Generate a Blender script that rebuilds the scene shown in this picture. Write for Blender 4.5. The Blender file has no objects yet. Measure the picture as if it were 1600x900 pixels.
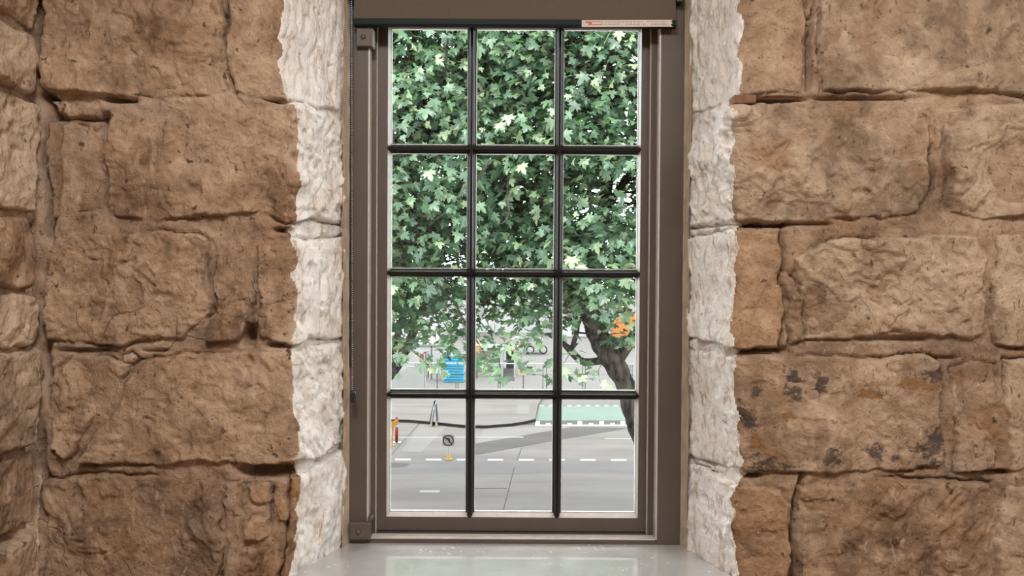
import bpy, math, random
import numpy as np
from mathutils import Matrix, Vector

random.seed(7)
rng = np.random.default_rng(7)
scene = bpy.context.scene
COL = scene.collection

# ------------------------------------------------------------------ camera
F = 1200.0                       # focal length in pixels of the 1600x900 frame
CAM = Vector((0.0, 0.0, 7.0))    # eye 7 m above the street, first-floor room
PITCH, ROLL = math.radians(-0.86), math.radians(0.35)
cam_data = bpy.data.cameras.new('camera')
cam_data.sensor_fit = 'HORIZONTAL'
cam_data.sensor_width = 36.0
cam_data.lens = 36.0 * F / 1600.0
cam_data.clip_start, cam_data.clip_end = 0.05, 600
cam = bpy.data.objects.new('camera', cam_data)
COL.objects.link(cam)
CM = Matrix.Rotation(math.radians(90) + PITCH, 3, 'X') @ Matrix.Rotation(ROLL, 3, 'Z')
cam.matrix_world = Matrix.Translation(CAM) @ CM.to_4x4()
scene.camera = cam

# ------------------------------------------------------------------ sky, sun, fill lights, exposure
SKY_STRENGTH = 12.0
world = bpy.data.worlds.new('overcast_sky')
scene.world = world
world.use_nodes = True
wn = world.node_tree.nodes
wl = world.node_tree.links
bg = wn['Background']
tcw = wn.new('ShaderNodeTexCoord')
nzw = wn.new('ShaderNodeTexNoise'); nzw.inputs['Scale'].default_value = 2.2; nzw.inputs['Detail'].default_value = 5
rpw = wn.new('ShaderNodeValToRGB')
rpw.color_ramp.elements[0].position = 0.38; rpw.color_ramp.elements[0].color = (0.80, 0.89, 0.98, 1)
rpw.color_ramp.elements[1].position = 0.62; rpw.color_ramp.elements[1].color = (0.98, 0.99, 1.0, 1)
wl.new(tcw.outputs['Generated'], nzw.inputs['Vector']); wl.new(nzw.outputs['Fac'], rpw.inputs['Fac'])
wl.new(rpw.outputs['Color'], bg.inputs['Color'])
bg.inputs['Strength'].default_value = SKY_STRENGTH

sun_d = bpy.data.lights.new('sun', 'SUN'); sun_d.energy = 9.0; sun_d.angle = math.radians(25); sun_d.color = (1.0, 0.96, 0.88)
sun = bpy.data.objects.new('sun', sun_d); COL.objects.link(sun)
sun.rotation_euler = Vector((-0.15, 0.75, -1.0)).to_track_quat('-Z', 'Y').to_euler()

def fill_light(name, loc, target, sx, sy, power, col):
    d = bpy.data.lights.new(name, 'AREA'); d.shape = 'RECTANGLE'; d.size = sx; d.size_y = sy; d.energy = power; d.color = col
    o = bpy.data.objects.new(name, d); COL.objects.link(o); o.location = loc
    o.rotation_euler = (Vector(target) - Vector(loc)).to_track_quat('-Z', 'Y').to_euler()
    return o
fill_light('added_unseen_fill', (-0.30, 0.30, 8.82), (0.10, 0.80, 5.4), 1.0, 0.6, 70, (1.0, 0.945, 0.89))  # unseen area light, added to lift the wall and right reveal
fill_light('added_unseen_fill', (1.90, 0.20, 8.82), (1.50, 0.70, 5.4), 1.2, 0.7, 54, (1.0, 0.945, 0.89))  # unseen area light, added to lift the wall and left reveal

vs = scene.view_settings
vs.view_transform = 'Standard'; vs.look = 'None'; vs.gamma = 1.0; vs.use_curve_mapping = False
vs.exposure = 0.0
scene.cycles.max_bounces = 8
scene.cycles.transparent_max_bounces = 16

# ------------------------------------------------------------------ pixel helpers (where in the place a point of the photograph lies)
def ray(px, py):
    return CM @ Vector(((px - 800.0) / F, -(py - 450.0) / F, -1.0))
def P(px, py, Y):                    # on the vertical plane y = Y
    r = ray(px, py); t = (Y - CAM.y) / r.y
    return CAM + r * t
def G(px, py, z=0.0):                # on the street
    r = ray(px, py); t = (z - CAM.z) / r.z
    return CAM + r * t
CMI = CM.inverted()
def proj(p):
    v = CMI @ (Vector(p) - CAM)
    return 800 + F * v.x / -v.z, 450 - F * v.y / -v.z, -v.z

# ------------------------------------------------------------------ object helpers
def tag(o, label=None, cat=None, group=None, kind=None):
    if label: o['label'] = label
    if cat: o['category'] = cat
    if group: o['group'] = group
    if kind: o['kind'] = kind
    return o
def link(name, me, parent=None, loc=None):
    o = bpy.data.objects.new(name, me)
    COL.objects.link(o)
    if loc is not None: o.location = loc
    if parent is not None: o.parent = parent
    return o
def empty(name, loc=(0, 0, 0)):
    o = bpy.data.objects.new(name, None); COL.objects.link(o); o.location = loc; o.empty_display_size = 0.1
    return o
def wparent(o, parent):              # parent without moving (parents here are only translated)
    o.parent = parent; o.location = Vector(o.location) - Vector(parent.location)
    return o

class MB:                            # a mesh builder in world coordinates
    def __init__(s): s.v, s.f, s.m = [], [], []
    def add(s, vs_, fs_, mi=0):
        b = len(s.v); s.v += [tuple(v) for v in vs_]; s.f += [tuple(b + i for i in f) for f in fs_]; s.m += [mi] * len(fs_)
        return s
    def box(s, lo, hi, mi=0, bevel=0.0):
        x0, y0, z0 = lo; x1, y1, z1 = hi
        if bevel <= 0:
            return s.add([(x0,y0,z0),(x1,y0,z0),(x1,y1,z0),(x0,y1,z0),(x0,y0,z1),(x1,y0,z1),(x1,y1,z1),(x0,y1,z1)],
                         [(0,3,2,1),(4,5,6,7),(0,1,5,4),(1,2,6,5),(2,3,7,6),(3,0,4,7)], mi)
        import bmesh
        bm = bmesh.new(); bmesh.ops.create_cube(bm, size=1.0)
        for v in bm.verts:
            v.co = Vector(((x0+x1)/2 + v.co.x*(x1-x0), (y0+y1)/2 + v.co.y*(y1-y0), (z0+z1)/2 + v.co.z*(z1-z0)))
        bmesh.ops.bevel(bm, geom=list(bm.edges), offset=bevel, segments=2, affect='EDGES', profile=0.5)
        bm.verts.index_update()
        s.add([v.co[:] for v in bm.verts], [[v.index for v in f.verts] for f in bm.faces], mi); bm.free()
        return s
    def prism(s, poly, axis, a, b, mi=0):      # poly: list of 2D points on the other two axes, extruded from a to b along axis
        n = len(poly); o = {'x': lambda p, t: (t, p[0], p[1]), 'y': lambda p, t: (p[0], t, p[1]), 'z': lambda p, t: (p[0], p[1], t)}[axis]
        vs_ = [o(p, a) for p in poly] + [o(p, b) for p in poly]
        fs_ = [tuple(range(n)), tuple(range(2*n-1, n-1, -1))] + [(i, i+n, (i+1) % n + n, (i+1) % n) for i in range(n)]
        return s.add(vs_, fs_, mi)
    def tube(s, pts, radii, sides=8, mi=0, cap=True):
        pts = [Vector(p) for p in pts]; n = len(pts)
        if not hasattr(radii, '__len__'): radii = [radii] * n
        up = Vector((0, 0, 1)); vs_ = []
        prev = None
        for i, p in enumerate(pts):
            t = (pts[min(i+1, n-1)] - pts[max(i-1, 0)]).normalized()
            a = prev if prev is not None else (Vector((1, 0, 0)) if abs(t.z) > 0.8 else up)
            x = (a - t * a.dot(t)).normalized(); y = t.cross(x); prev = x
            for k in range(sides):
                an = 2 * math.pi * k / sides
                vs_.append(p + (x * math.cos(an) + y * math.sin(an)) * radii[i])
        fs_ = [(i*sides+k, i*sides+(k+1) % sides, (i+1)*sides+(k+1) % sides, (i+1)*sides+k) for i in range(n-1) for k in range(sides)]
        if cap:
            fs_ += [tuple(range(sides-1, -1, -1)), tuple((n-1)*sides + k for k in range(sides))]
        return s.add(vs_, fs_, mi)
    def lathe(s, prof, c, axis='z', seg=20, mi=0):    # prof: (radius, height)
        vs_ = []; n = len(prof); c = Vector(c)
        for r, h in prof:
            for k in range(seg):
                a = 2*math.pi*k/seg; u, w = r*math.cos(a), r*math.sin(a)
                vs_.append(c + (Vector((u, w, h)) if axis == 'z' else Vector((u, h, w)) if axis == 'y' else Vector((h, u, w))))
        fs_ = [(i*seg+k, i*seg+(k+1) % seg, (i+1)*seg+(k+1) % seg, (i+1)*seg+k) for i in range(n-1) for k in range(seg)]
        fs_ += [tuple(range(seg-1, -1, -1)), tuple((n-1)*seg+k for k in range(seg))]
        return s.add(vs_, fs_, mi)
    def build(s, name, mats, parent=None, smooth=False, origin=None):
        v = np.array(s.v, float)
        if origin is None:
            origin = (v.min(0) + v.max(0)) / 2 if parent is not None else np.array([(v[:,0].min()+v[:,0].max())/2, (v[:,1].min()+v[:,1].max())/2, v[:,2].min()])
        origin = np.array(origin, float)
        me = bpy.data.meshes.new(name); me.from_pydata([tuple(p) for p in (v - origin)], [], s.f)
        mats = mats if isinstance(mats, (list, tuple)) else [mats]
        for m in mats: me.materials.append(m)
        me.polygons.foreach_set('material_index', s.m)
        if smooth: me.polygons.foreach_set('use_smooth', [True] * len(s.f))
        import bmesh
        bm = bmesh.new(); bm.from_mesh(me); bmesh.ops.recalc_face_normals(bm, faces=bm.faces); bm.to_mesh(me); bm.free()
        me.update()
        o = link(name, me, None, tuple(origin))
        if parent is not None: wparent(o, parent)
        return o

def arrays_mesh(name, verts, quads, mats, midx=None, smooth=True):
    me = bpy.data.meshes.new(name)
    n, q = len(verts), len(quads); k = quads.shape[1]
    me.vertices.add(n); me.vertices.foreach_set('co', np.ascontiguousarray(verts, np.float32).ravel())
    me.loops.add(q * k); me.loops.foreach_set('vertex_index', np.ascontiguousarray(quads, np.int32).ravel())
    me.polygons.add(q); me.polygons.foreach_set('loop_start', np.arange(0, q * k, k, dtype=np.int32))
    for m in mats: me.materials.append(m)
    if midx is not None: me.polygons.foreach_set('material_index', np.ascontiguousarray(midx, np.int32))
    me.polygons.foreach_set('use_smooth', np.full(q, smooth, dtype=bool))
    me.update(calc_edges=True); me.validate()
    return me

# ------------------------------------------------------------------ noise
def _hash(ix, iy, seed):
    h = (ix.astype(np.int64) * 374761393 + iy.astype(np.int64) * 668265263 + seed * 1274126177) & 0xffffffff
    h = ((h ^ (h >> 13)) * 1274126177) & 0xffffffff
    return ((h ^ (h >> 16)) & 0xffff) / 32767.5 - 1.0
def vn(x, y, seed=0):
    x0 = np.floor(x); y0 = np.floor(y); fx = x - x0; fy = y - y0
    fx = fx*fx*fx*(fx*(fx*6-15)+10); fy = fy*fy*fy*(fy*(fy*6-15)+10)
    a = _hash(x0, y0, seed); b = _hash(x0+1, y0, seed); c = _hash(x0, y0+1, seed); d = _hash(x0+1, y0+1, seed)
    return (a*(1-fx)+b*fx)*(1-fy) + (c*(1-fx)+d*fx)*fy
def fbm(x, y, seed=0, oc=4, gain=0.5):
    r = np.zeros_like(x); a = 1.0; t = 0.0
    for i in range(oc):
        r += a * vn(x, y, seed + i*17); t += a; a *= gain; x = x*2.03 + 7.1; y = y*2.03 + 3.3
    return r / t * 1.5
def sstep(a, b, x):
    t = np.clip((x - a) / (b - a), 0, 1); return t*t*(3-2*t)
def sdf(px, py, poly):               # >0 inside
    n = len(poly); d = np.full(px.shape, 1e9); inside = np.zeros(px.shape, bool)
    for i in range(n):
        ax, ay = poly[i]; bx, by = poly[(i+1) % n]
        ex, ey = bx-ax, by-ay; wx, wy = px-ax, py-ay
        t = np.clip((wx*ex+wy*ey)/(ex*ex+ey*ey+1e-12), 0, 1)
        d = np.minimum(d, (wx-ex*t)**2 + (wy-ey*t)**2)
        if abs(by-ay) > 1e-12:
            c = ((ay > py) != (by > py)) & (px < (bx-ax)*(py-ay)/(by-ay)+ax)
            inside ^= c
    d = np.sqrt(d)
    return np.where(inside, d, -d)

# ------------------------------------------------------------------ materials
class NT:
    def __init__(s, name):
        s.mat = bpy.data.materials.new(name); s.mat.use_nodes = True
        s.n, s.l = s.mat.node_tree.nodes, s.mat.node_tree.links
        s.b = s.n['Principled BSDF']; s.out = s.n['Material Output']
    def node(s, t, ins=None, **kw):
        nd = s.n.new(t)
        for k, v in kw.items(): setattr(nd, k, v)
        for k, v in (ins or {}).items():
            if isinstance(v, bpy.types.NodeSocket): s.l.new(v, nd.inputs[k])
            else: nd.inputs[k].default_value = v
        return nd
    def pos(s): return s.node('ShaderNodeNewGeometry').outputs['Position']
    def objc(s): return s.node('ShaderNodeTexCoord').outputs['Object']
    def mapping(s, vec, scale=(1, 1, 1), rot=(0, 0, 0), loc=(0, 0, 0)):
        return s.node('ShaderNodeMapping', {'Vector': vec, 'Scale': scale, 'Rotation': rot, 'Location': loc}).outputs['Vector']
    def noise(s, vec, scale, detail=4, rough=0.5, dist=0.0):
        return s.node('ShaderNodeTexNoise', {'Vector': vec, 'Scale': scale, 'Detail': detail, 'Roughness': rough, 'Distortion': dist}).outputs['Fac']
    def ramp(s, fac, stops, interp='LINEAR'):
        r = s.node('ShaderNodeValToRGB', {'Fac': fac}); cr = r.color_ramp; cr.interpolation = interp
        while len(cr.elements) < len(stops): cr.elements.new(0.5)
        for e, (p, c) in zip(cr.elements, stops):
            e.position = p; e.color = tuple(c) + (1,) if hasattr(c, '__len__') else (c, c, c, 1)
        return r.outputs['Color']
    def mix(s, fac, a, b, mode='MIX'):
        m = s.node('ShaderNodeMix', data_type='RGBA', blend_type=mode)
        for k, v in (('Factor', fac), ('A', a), ('B', b)):
            sock = [i for i in m.inputs if i.name == k and (i.type == 'RGBA' if k != 'Factor' else i.type == 'VALUE')][0]
            if isinstance(v, bpy.types.NodeSocket): s.l.new(v, sock)
            else: sock.default_value = (tuple(v) + (1,)) if hasattr(v, '__len__') else v
        return [o for o in m.outputs if o.type == 'RGBA'][0]
    def math(s, op, a, b=0.0, clamp=False):
        m = s.node('ShaderNodeMath', operation=op, use_clamp=clamp)
        for i, v in enumerate((a, b)):
            if isinstance(v, bpy.types.NodeSocket): s.l.new(v, m.inputs[i])
            else: m.inputs[i].default_value = v
        return m.outputs[0]
    def bump(s, h, strength=0.4, dist=0.01):
        b = s.node('ShaderNodeBump', {'Height': h, 'Strength': strength, 'Distance': dist}); s.l.new(b.outputs['Normal'], s.b.inputs['Normal'])
    def set(s, color=None, rough=0.6, spec=0.5, metal=0.0):
        if color is not None:
            if isinstance(color, bpy.types.NodeSocket): s.l.new(color, s.b.inputs['Base Color'])
            else: s.b.inputs['Base Color'].default_value = tuple(color) + (1,)
        if isinstance(rough, bpy.types.NodeSocket): s.l.new(rough, s.b.inputs['Roughness'])
        else: s.b.inputs['Roughness'].default_value = rough
        s.b.inputs['Specular IOR Level'].default_value = spec; s.b.inputs['Metallic'].default_value = metal
        return s.mat

def plain(name, col, rough=0.5, spec=0.5, metal=0.0, var=0.12, scale=6.0, bump=0.0):
    t = NT(name); n = t.noise(t.objc(), scale, 5, 0.6)
    lo = tuple(c * (1 - var) for c in col); hi = tuple(min(1, c * (1 + var)) for c in col)
    c = t.ramp(n, [(0.3, lo), (0.7, hi)])
    if bump: t.bump(t.noise(t.objc(), scale * 8, 4), bump, 0.004)
    return t.set(c, rough, spec, metal)

EXT = 0.36     # outdoor colours set darker to offset the brightness of the strong sky
def xplain(name, col, *a, **k): return plain(name, tuple(c * EXT for c in col), *a, **dict({'spec': 0.05} if len(a) < 2 else {}, **k))

def stone_mat(name, dark, mid, light, stains=0.0, tool=0.0, warm=None):
    t = NT(name); p = t.pos()
    rnd = t.node('ShaderNodeObjectInfo').outputs['Random']
    wp = t.node('ShaderNodeVectorMath', {0: p, 1: (0, 0, 0)}, operation='ADD')
    wob = t.node('ShaderNodeTexNoise', {'Vector': p, 'Scale': 7.0, 'Detail': 3.0}).outputs['Color']
    wob = t.node('ShaderNodeVectorMath', {0: wob, 1: (0.5, 0.5, 0.5)}, operation='SUBTRACT').outputs[0]
    w2 = t.node('ShaderNodeVectorMath', {0: wob, 'Scale': 0.09}, operation='SCALE').outputs[0]
    t.l.new(w2, wp.inputs[1]); q = wp.outputs[0]
    n1 = t.noise(q, 3.2, 5, 0.55); n2 = t.noise(q, 13, 9, 0.68); n3 = t.noise(p, 70, 6, 0.7)
    s = t.math('ADD', t.math('MULTIPLY', n1, 0.5), t.math('MULTIPLY', n2, 0.5))
    s = t.math('ADD', s, t.math('MULTIPLY', t.math('SUBTRACT', rnd, 0.5), 0.10))
    c = t.ramp(s, [(0.38, dark), (0.5, mid), (0.61, light)])
    # rusty iron-bearing patches
    rust = t.ramp(t.noise(t.mapping(q, (1, 1, 1.6), loc=(3, 1, 8)), 4.1, 6, 0.6), [(0.55, 0.0), (0.72, 0.55)])
    c = t.mix(rust, c, warm or (0.36, 0.19, 0.085))
    # grey weathering
    grey = t.ramp(t.noise(t.mapping(q, loc=(9, 4, 2)), 5.3, 7, 0.65), [(0.56, 0.0), (0.75, 0.5)])
    c = t.mix(grey, c, (0.20, 0.165, 0.135))
    # pale scuffs, drawn out along the slanting tool strokes
    st = t.noise(t.mapping(q, (34, 34, 9), rot=(0.0, 0.6, 0.0)), 1.0, 5, 0.6)
    sc = t.math('MULTIPLY', t.ramp(st, [(0.57, 0.0), (0.70, 0.6)]), t.ramp(t.noise(p, 4.0, 3), [(0.42, 0.0), (0.6, 1.0)]))
    c = t.mix(sc, c, (0.62, 0.48, 0.36))
    # dark pits
    pit = t.ramp(n3, [(0.30, 0.55), (0.42, 0.0)]); c = t.mix(pit, c, tuple(x * 0.35 for x in dark))
    pit2 = t.ramp(t.noise(t.mapping(p, loc=(2, 7, 5)), 24, 5, 0.6), [(0.30, 0.85), (0.36, 0.0)]); c = t.mix(pit2, c, tuple(x * 0.3 for x in dark))
    nick = t.ramp(t.noise(t.mapping(q, (95, 95, 26), rot=(0.0, -0.45, 0.0)), 1.0, 4, 0.55), [(0.28, 0.8), (0.36, 0.0)])
    nick = t.math('MULTIPLY', nick, t.ramp(t.noise(t.mapping(p, loc=(6, 1, 2)), 3.5, 3), [(0.40, 0.15), (0.6, 1.0)])); c = t.mix(nick, c, tuple(x * 0.45 for x in dark))
    pale_scratch = t.ramp(t.noise(t.mapping(q, (70, 70, 24), rot=(0.0, 0.75, 0.0), loc=(4, 0, 1)), 1.0, 4, 0.6), [(0.66, 0.0), (0.76, 0.75)]); c = t.mix(pale_scratch, c, (0.70, 0.57, 0.45))  # short pale diagonal scratches
    # hairline cracks
    vor = t.node('ShaderNodeTexVoronoi', {'Vector': q, 'Scale': 4.5}, feature='DISTANCE_TO_EDGE').outputs['Distance']
    ck = t.math('MULTIPLY', t.ramp(vor, [(0.0, 1.0), (0.012, 0.0)]), t.ramp(t.noise(t.mapping(p, loc=(1, 2, 3)), 3.0, 3), [(0.56, 0.0), (0.66, 0.45)]))
    c = t.mix(ck, c, tuple(x * 0.3 for x in dark))
    if stains:
        def blob(px, py, rx, ry):
            w = P(px, py, 2.38); k = 2.38 / F; sc_ = (1/(rx*k), 0.001, 1/(ry*k))
            return t.node('ShaderNodeTexGradient', {'Vector': t.mapping(q, sc_, loc=(-w.x*sc_[0], 0, -w.z*sc_[2]))}, gradient_type='SPHERICAL').outputs['Fac']
        def spread(blobs, nz):
            m_ = None
            for b_ in blobs: m_ = blob(*b_) if m_ is None else t.math('MAXIMUM', m_, blob(*b_))
            return t.ramp(t.math('ADD', t.math('MULTIPLY', t.math('SUBTRACT', nz, 0.5), 2.6), t.math('MULTIPLY', m_, 0.62)), [(0.34, 0.0), (0.52, stains * 0.92)])
        nzb = t.noise(t.mapping(q, (1, 1, 2.0), loc=(2, 0, 4)), 9, 8, 0.72)
        c = t.mix(spread([(1430, 600, 85, 34), (1360, 617, 60, 14), (1290, 650, 120, 9), (1180, 690, 40, 30)], nzb), c, (0.26, 0.135, 0.048))
        nza = t.noise(t.mapping(q, (1, 1, 1.3), loc=(5, 5, 1)), 15, 8, 0.75)
        c = t.mix(spread([(1450, 700, 85, 50), (1385, 712, 80, 26), (1295, 715, 34, 50), (1200, 725, 75, 24), (1165, 655, 34, 40), (1180, 612, 18, 22), (1235, 600, 32, 40), (1283, 598, 22, 26), (1450, 585, 40, 14), (1220, 738, 120, 14)], nza), c, (0.062, 0.048, 0.042))
    h = t.math('ADD', t.math('MULTIPLY', n2, 1.0), t.math('MULTIPLY', n3, 0.30))
    h = t.math('ADD', h, t.math('MULTIPLY', st, 0.35 + tool))
    h = t.math('SUBTRACT', h, t.math('MULTIPLY', ck, 0.5))
    h = t.math('SUBTRACT', h, t.math('MULTIPLY', nick, 0.35))
    t.bump(h, 0.9, 0.022)
    return t.set(c, 0.92, 0.15)

M = {}
M['stone'] = stone_mat('brown_sandstone', (0.185, 0.118, 0.075), (0.395, 0.268, 0.178), (0.58, 0.425, 0.30))
M['stone_pale'] = stone_mat('pale_sandstone', (0.27, 0.19, 0.13), (0.50, 0.375, 0.27), (0.68, 0.54, 0.41))
M['stone_orange'] = stone_mat('orange_sandstone', (0.23, 0.135, 0.078), (0.42, 0.268, 0.165), (0.56, 0.39, 0.255), warm=(0.44, 0.245, 0.115))
M['stone_dark'] = stone_mat('dark_sandstone', (0.13, 0.078, 0.048), (0.26, 0.165, 0.105), (0.40, 0.275, 0.185))
M['stone_stained'] = stone_mat('stained_sandstone', (0.30, 0.20, 0.13), (0.52, 0.385, 0.275), (0.66, 0.52, 0.39), stains=0.9)
M['mortar'] = stone_mat('brown_mortar', (0.20, 0.13, 0.085), (0.39, 0.27, 0.185), (0.54, 0.40, 0.29))

def reveal_lit_mat():  # reveal faces: daylight put into a paler stone colour
    t = NT('daylit_reveal_stone'); p = t.pos()
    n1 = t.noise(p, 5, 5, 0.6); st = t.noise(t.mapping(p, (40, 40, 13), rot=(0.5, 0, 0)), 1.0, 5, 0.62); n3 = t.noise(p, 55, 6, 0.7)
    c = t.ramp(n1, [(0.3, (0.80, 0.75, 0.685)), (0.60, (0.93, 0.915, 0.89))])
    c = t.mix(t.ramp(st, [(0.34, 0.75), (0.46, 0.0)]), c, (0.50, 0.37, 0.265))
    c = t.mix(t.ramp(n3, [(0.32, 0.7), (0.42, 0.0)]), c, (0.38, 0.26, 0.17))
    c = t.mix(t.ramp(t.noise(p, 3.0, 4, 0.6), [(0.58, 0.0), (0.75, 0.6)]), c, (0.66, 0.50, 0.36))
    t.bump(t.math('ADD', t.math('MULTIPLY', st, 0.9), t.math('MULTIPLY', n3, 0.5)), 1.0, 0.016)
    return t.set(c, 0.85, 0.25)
M['reveal_lit'] = reveal_lit_mat()
M['fillet'] = plain('lime_mortar_fillet', (0.47, 0.38, 0.29), 0.9, 0.2, var=0.2, scale=14, bump=0.5)
M['taupe'] = plain('taupe_gloss_paint', (0.098, 0.078, 0.067), 0.45, 0.35, var=0.06, scale=8, bump=0.04)
M['muntin'] = plain('backlit_glazing_bar', (0.011, 0.0098, 0.0093), 0.4, 0.14, var=0.1, scale=20)  # darker than the stiles: backlit shade put into the colour
M['bead'] = plain('pale_putty_daylit_bead', (0.46, 0.42, 0.39), 0.45, 0.5, var=0.12, scale=30, bump=0.1)  # putty is pale; on the beads daylight is put into the colour
M['edge'] = plain('daylit_frame_edge', (0.50, 0.46, 0.43), 0.3, 0.6, var=0.1, scale=30)  # pale tone stands for daylight catching the frame edges
M['blind'] = plain('brown_grey_blind_fabric', (0.115, 0.088, 0.068), 0.9, 0.2, var=0.08, scale=200)
M['black'] = plain('black_plastic', (0.012, 0.014, 0.015), 0.35, 0.5)
M['dark_green_bar'] = plain('dark_bottom_bar', (0.010, 0.016, 0.015), 0.5, 0.12)
M['chain'] = plain('pale_bead_chain', (0.42, 0.42, 0.40), 0.35, 0.5)
M['sticker'] = plain('pinkish_white_sticker', (0.62, 0.54, 0.49), 0.6, 0.3, var=0.04)
M['sticker_orange'] = plain('orange_print', (0.55, 0.16, 0.08), 0.6, 0.3)
M['sticker_ink'] = plain('faint_brown_print', (0.34, 0.25, 0.21), 0.6, 0.3)
M['wedge'] = plain('brown_timber', (0.20, 0.10, 0.055), 0.7, 0.3, var=0.3, scale=40, bump=0.3)
M['plaster'] = plain('room_plaster', (0.62, 0.55, 0.47), 0.9, 0.2)
M['boards'] = plain('brown_floorboards', (0.30, 0.20, 0.12), 0.6, 0.4)

def sill_mat():
    t = NT('grey_gloss_sill_paint'); p = t.pos()
    c = t.ramp(t.noise(p, 6, 5, 0.6), [(0.3, (0.37, 0.365, 0.362)), (0.7, (0.45, 0.445, 0.44))])
    fl = t.math('MULTIPLY', t.ramp(t.noise(p, 85, 3, 0.5), [(0.66, 0.0), (0.70, 1.0)]), t.ramp(t.noise(p, 7, 2), [(0.5, 0.0), (0.6, 1.0)]))
    c = t.mix(fl, c, (0.93, 0.93, 0.92))
    h = t.math('ADD', t.noise(t.mapping(p, (1, 2.2, 1)), 26, 5, 0.6), t.math('MULTIPLY', fl, 0.4))
    t.bump(h, 0.15, 0.007)
    t.b.inputs['Coat Weight'].default_value = 1.0; t.b.inputs['Coat Roughness'].default_value = 0.07; t.b.inputs['Coat IOR'].default_value = 2.0
    return t.set(c, 0.25, 0.5)
M['sill'] = sill_mat()

def glass_mat():
    t = NT('old_window_glass')
    tr = t.node('ShaderNodeBsdfTransparent', {'Color': (0.96, 0.98, 0.97, 1)})
    gl = t.node('ShaderNodeBsdfGlossy', {'Color': (1, 1, 1, 1), 'Roughness': 0.03})
    fr = t.node('ShaderNodeFresnel', {'IOR': 1.25})
    mx = t.node('ShaderNodeMixShader', {0: fr.outputs[0], 1: tr.outputs[0], 2: gl.outputs[0]})
    t.n.remove(t.b); t.l.new(mx.outputs[0], t.out.inputs['Surface'])
    return t.mat
M['glass'] = glass_mat()

# ================================================================== THE WINDOW WALL
D1, D2 = 2.38, 2.67                     # inner face of the wall, face of the window frame
wall = empty('wall_front', (0, D1, 5.4)); tag(wall, kind='structure')
FLOOR_Z, CEIL_Z = 5.4, 8.9
def fpt(px, py):                        # photograph point on the wall face -> (X, Z)
    q = P(px, py, D1); return q.x, q.z
ZS = lambda py: P(800, py, D1).z        # height on the wall face
LX = [(-600, 437), (0, 437), (100, 438), (150, 450), (166, 462), (340, 462), (360, 459), (540, 462), (556, 458), (720, 462), (742, 467), (820, 468), (900, 458), (1400, 458)]
RX = [(-600, 1157), (0, 1157), (150, 1156), (164, 1150), (340, 1151), (362, 1148), (540, 1147), (556, 1150), (700, 1155), (742, 1156), (756, 1150), (850, 1143), (900, 1150), (1400, 1150)]
def corner_fn(tab):
    zz = np.array([fpt(x, y)[1] for y, x in tab])[::-1]; xx = np.array([fpt(x, y)[0] for y, x in tab])[::-1]
    return lambda z: np.interp(z, zz, xx) + 0.006 * vn(z * 14.0, z * 0 + 3.3, 5) + 0.003 * vn(z * 45.0, z * 0 + 1.3, 8)
XCL, XCR = corner_fn(LX), corner_fn(RX)
XBL, XBR = P(546, 450, D2).x, P(1067, 450, D2).x       # where the reveals meet the frame
XL = P(64, 450, D1).x                                   # the return wall on the left
XR = 3.0

def place(s, z, off, side):             # unfolded wall coordinate -> world; side -1 left of the window, +1 right of it; s>0 runs up the reveal
    r = 0.010
    xc = XCL(z) if side < 0 else XCR(z)
    xb = XBL if side < 0 else XBR
    dx, dy = xb - xc, np.full_like(xc, D2 - D1); L = np.hypot(dx, dy); dx, dy = dx / L, dy / L
    sp = r * np.logaddexp(0, s / r); sm = -r * np.logaddexp(0, -s / r)
    X = xc - side * sm + dx * sp; Y = D1 + dy * sp
    w = 1 / (1 + np.exp(-np.clip(s / r, -50, 50)))
    nx, ny = (dy, -dx) if side < 0 else (-dy, dx)         # reveal normal, towards the opening
    Nx, Ny = nx * w, -(1 - w) + ny * w
    l = np.hypot(Nx, Ny); Nx, Ny = Nx / l, Ny / l
    return np.stack([X + Nx * off, Y + Ny * off, z], -1)

def relief(s, z, seed, style):
    low = fbm(s * 4.5 + seed, z * 4.5, seed, 3)
    a = style.get('angle', 0.5); u = s * math.cos(a) - z * math.sin(a); v = s * math.sin(a) + z * math.cos(a)
    strokes = vn(u * 34, v * 10, seed + 3) * 0.6 + vn(u * 75, v * 20, seed + 4) * 0.4
    rev = sstep(-0.004, 0.012, s) if style.get('quoin') else 0.0
    pick = np.clip(vn(u * 52, v * 19, seed + 21), -0.9, 0.25) * 0.0075 + vn(u * 95, v * 40, seed + 22) * 0.002
    mask = sstep(-0.2, 0.5, vn(s * 6, z * 6, seed + 9))
    t = (low + 0.35 * fbm(s * 16, z * 16, seed + 5, 3)) * style.get('terr_n', 2.6)
    fl = np.floor(t); terr = fl + sstep(0.72, 1.0, t - fl)
    mid = fbm(s * 20, z * 20, seed + 6, 4)
    pits = -np.clip(vn(s * 30, z * 30, seed + 11) - 0.55, 0, 1)
    return (low * style.get('low', 0.008) + terr * style.get('terr', 0.0045) + mid * style.get('mid', 0.0045)
            + strokes * mask * style.get('tool', 0.0028) + pits * 0.02 + pick * rev)

def grid_patch(s0, s1, z0, z1, step):
    ns, nz = max(3, int((s1-s0)/step)), max(3, int((z1-z0)/step))
    S, Z = np.meshgrid(np.linspace(s0, s1, ns), np.linspace(z0, z1, nz))
    idx = np.arange(ns*nz).reshape(nz, ns)
    Q = np.stack([idx[:-1, :-1], idx[:-1, 1:], idx[1:, 1:], idx[1:, :-1]], -1).reshape(-1, 4)
    return S, Z, Q
def emit(name, V, Q, mats, midx, parent):
    used = np.unique(Q); remap = np.full(len(V), -1); remap[used] = np.arange(len(used))
    V = V[used]; Q = remap[Q]; c = (V.min(0) + V.max(0)) / 2
    o = link(name, arrays_mesh(name, V - c, Q, mats, midx), None, tuple(c)); wparent(o, parent)
    return o

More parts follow.
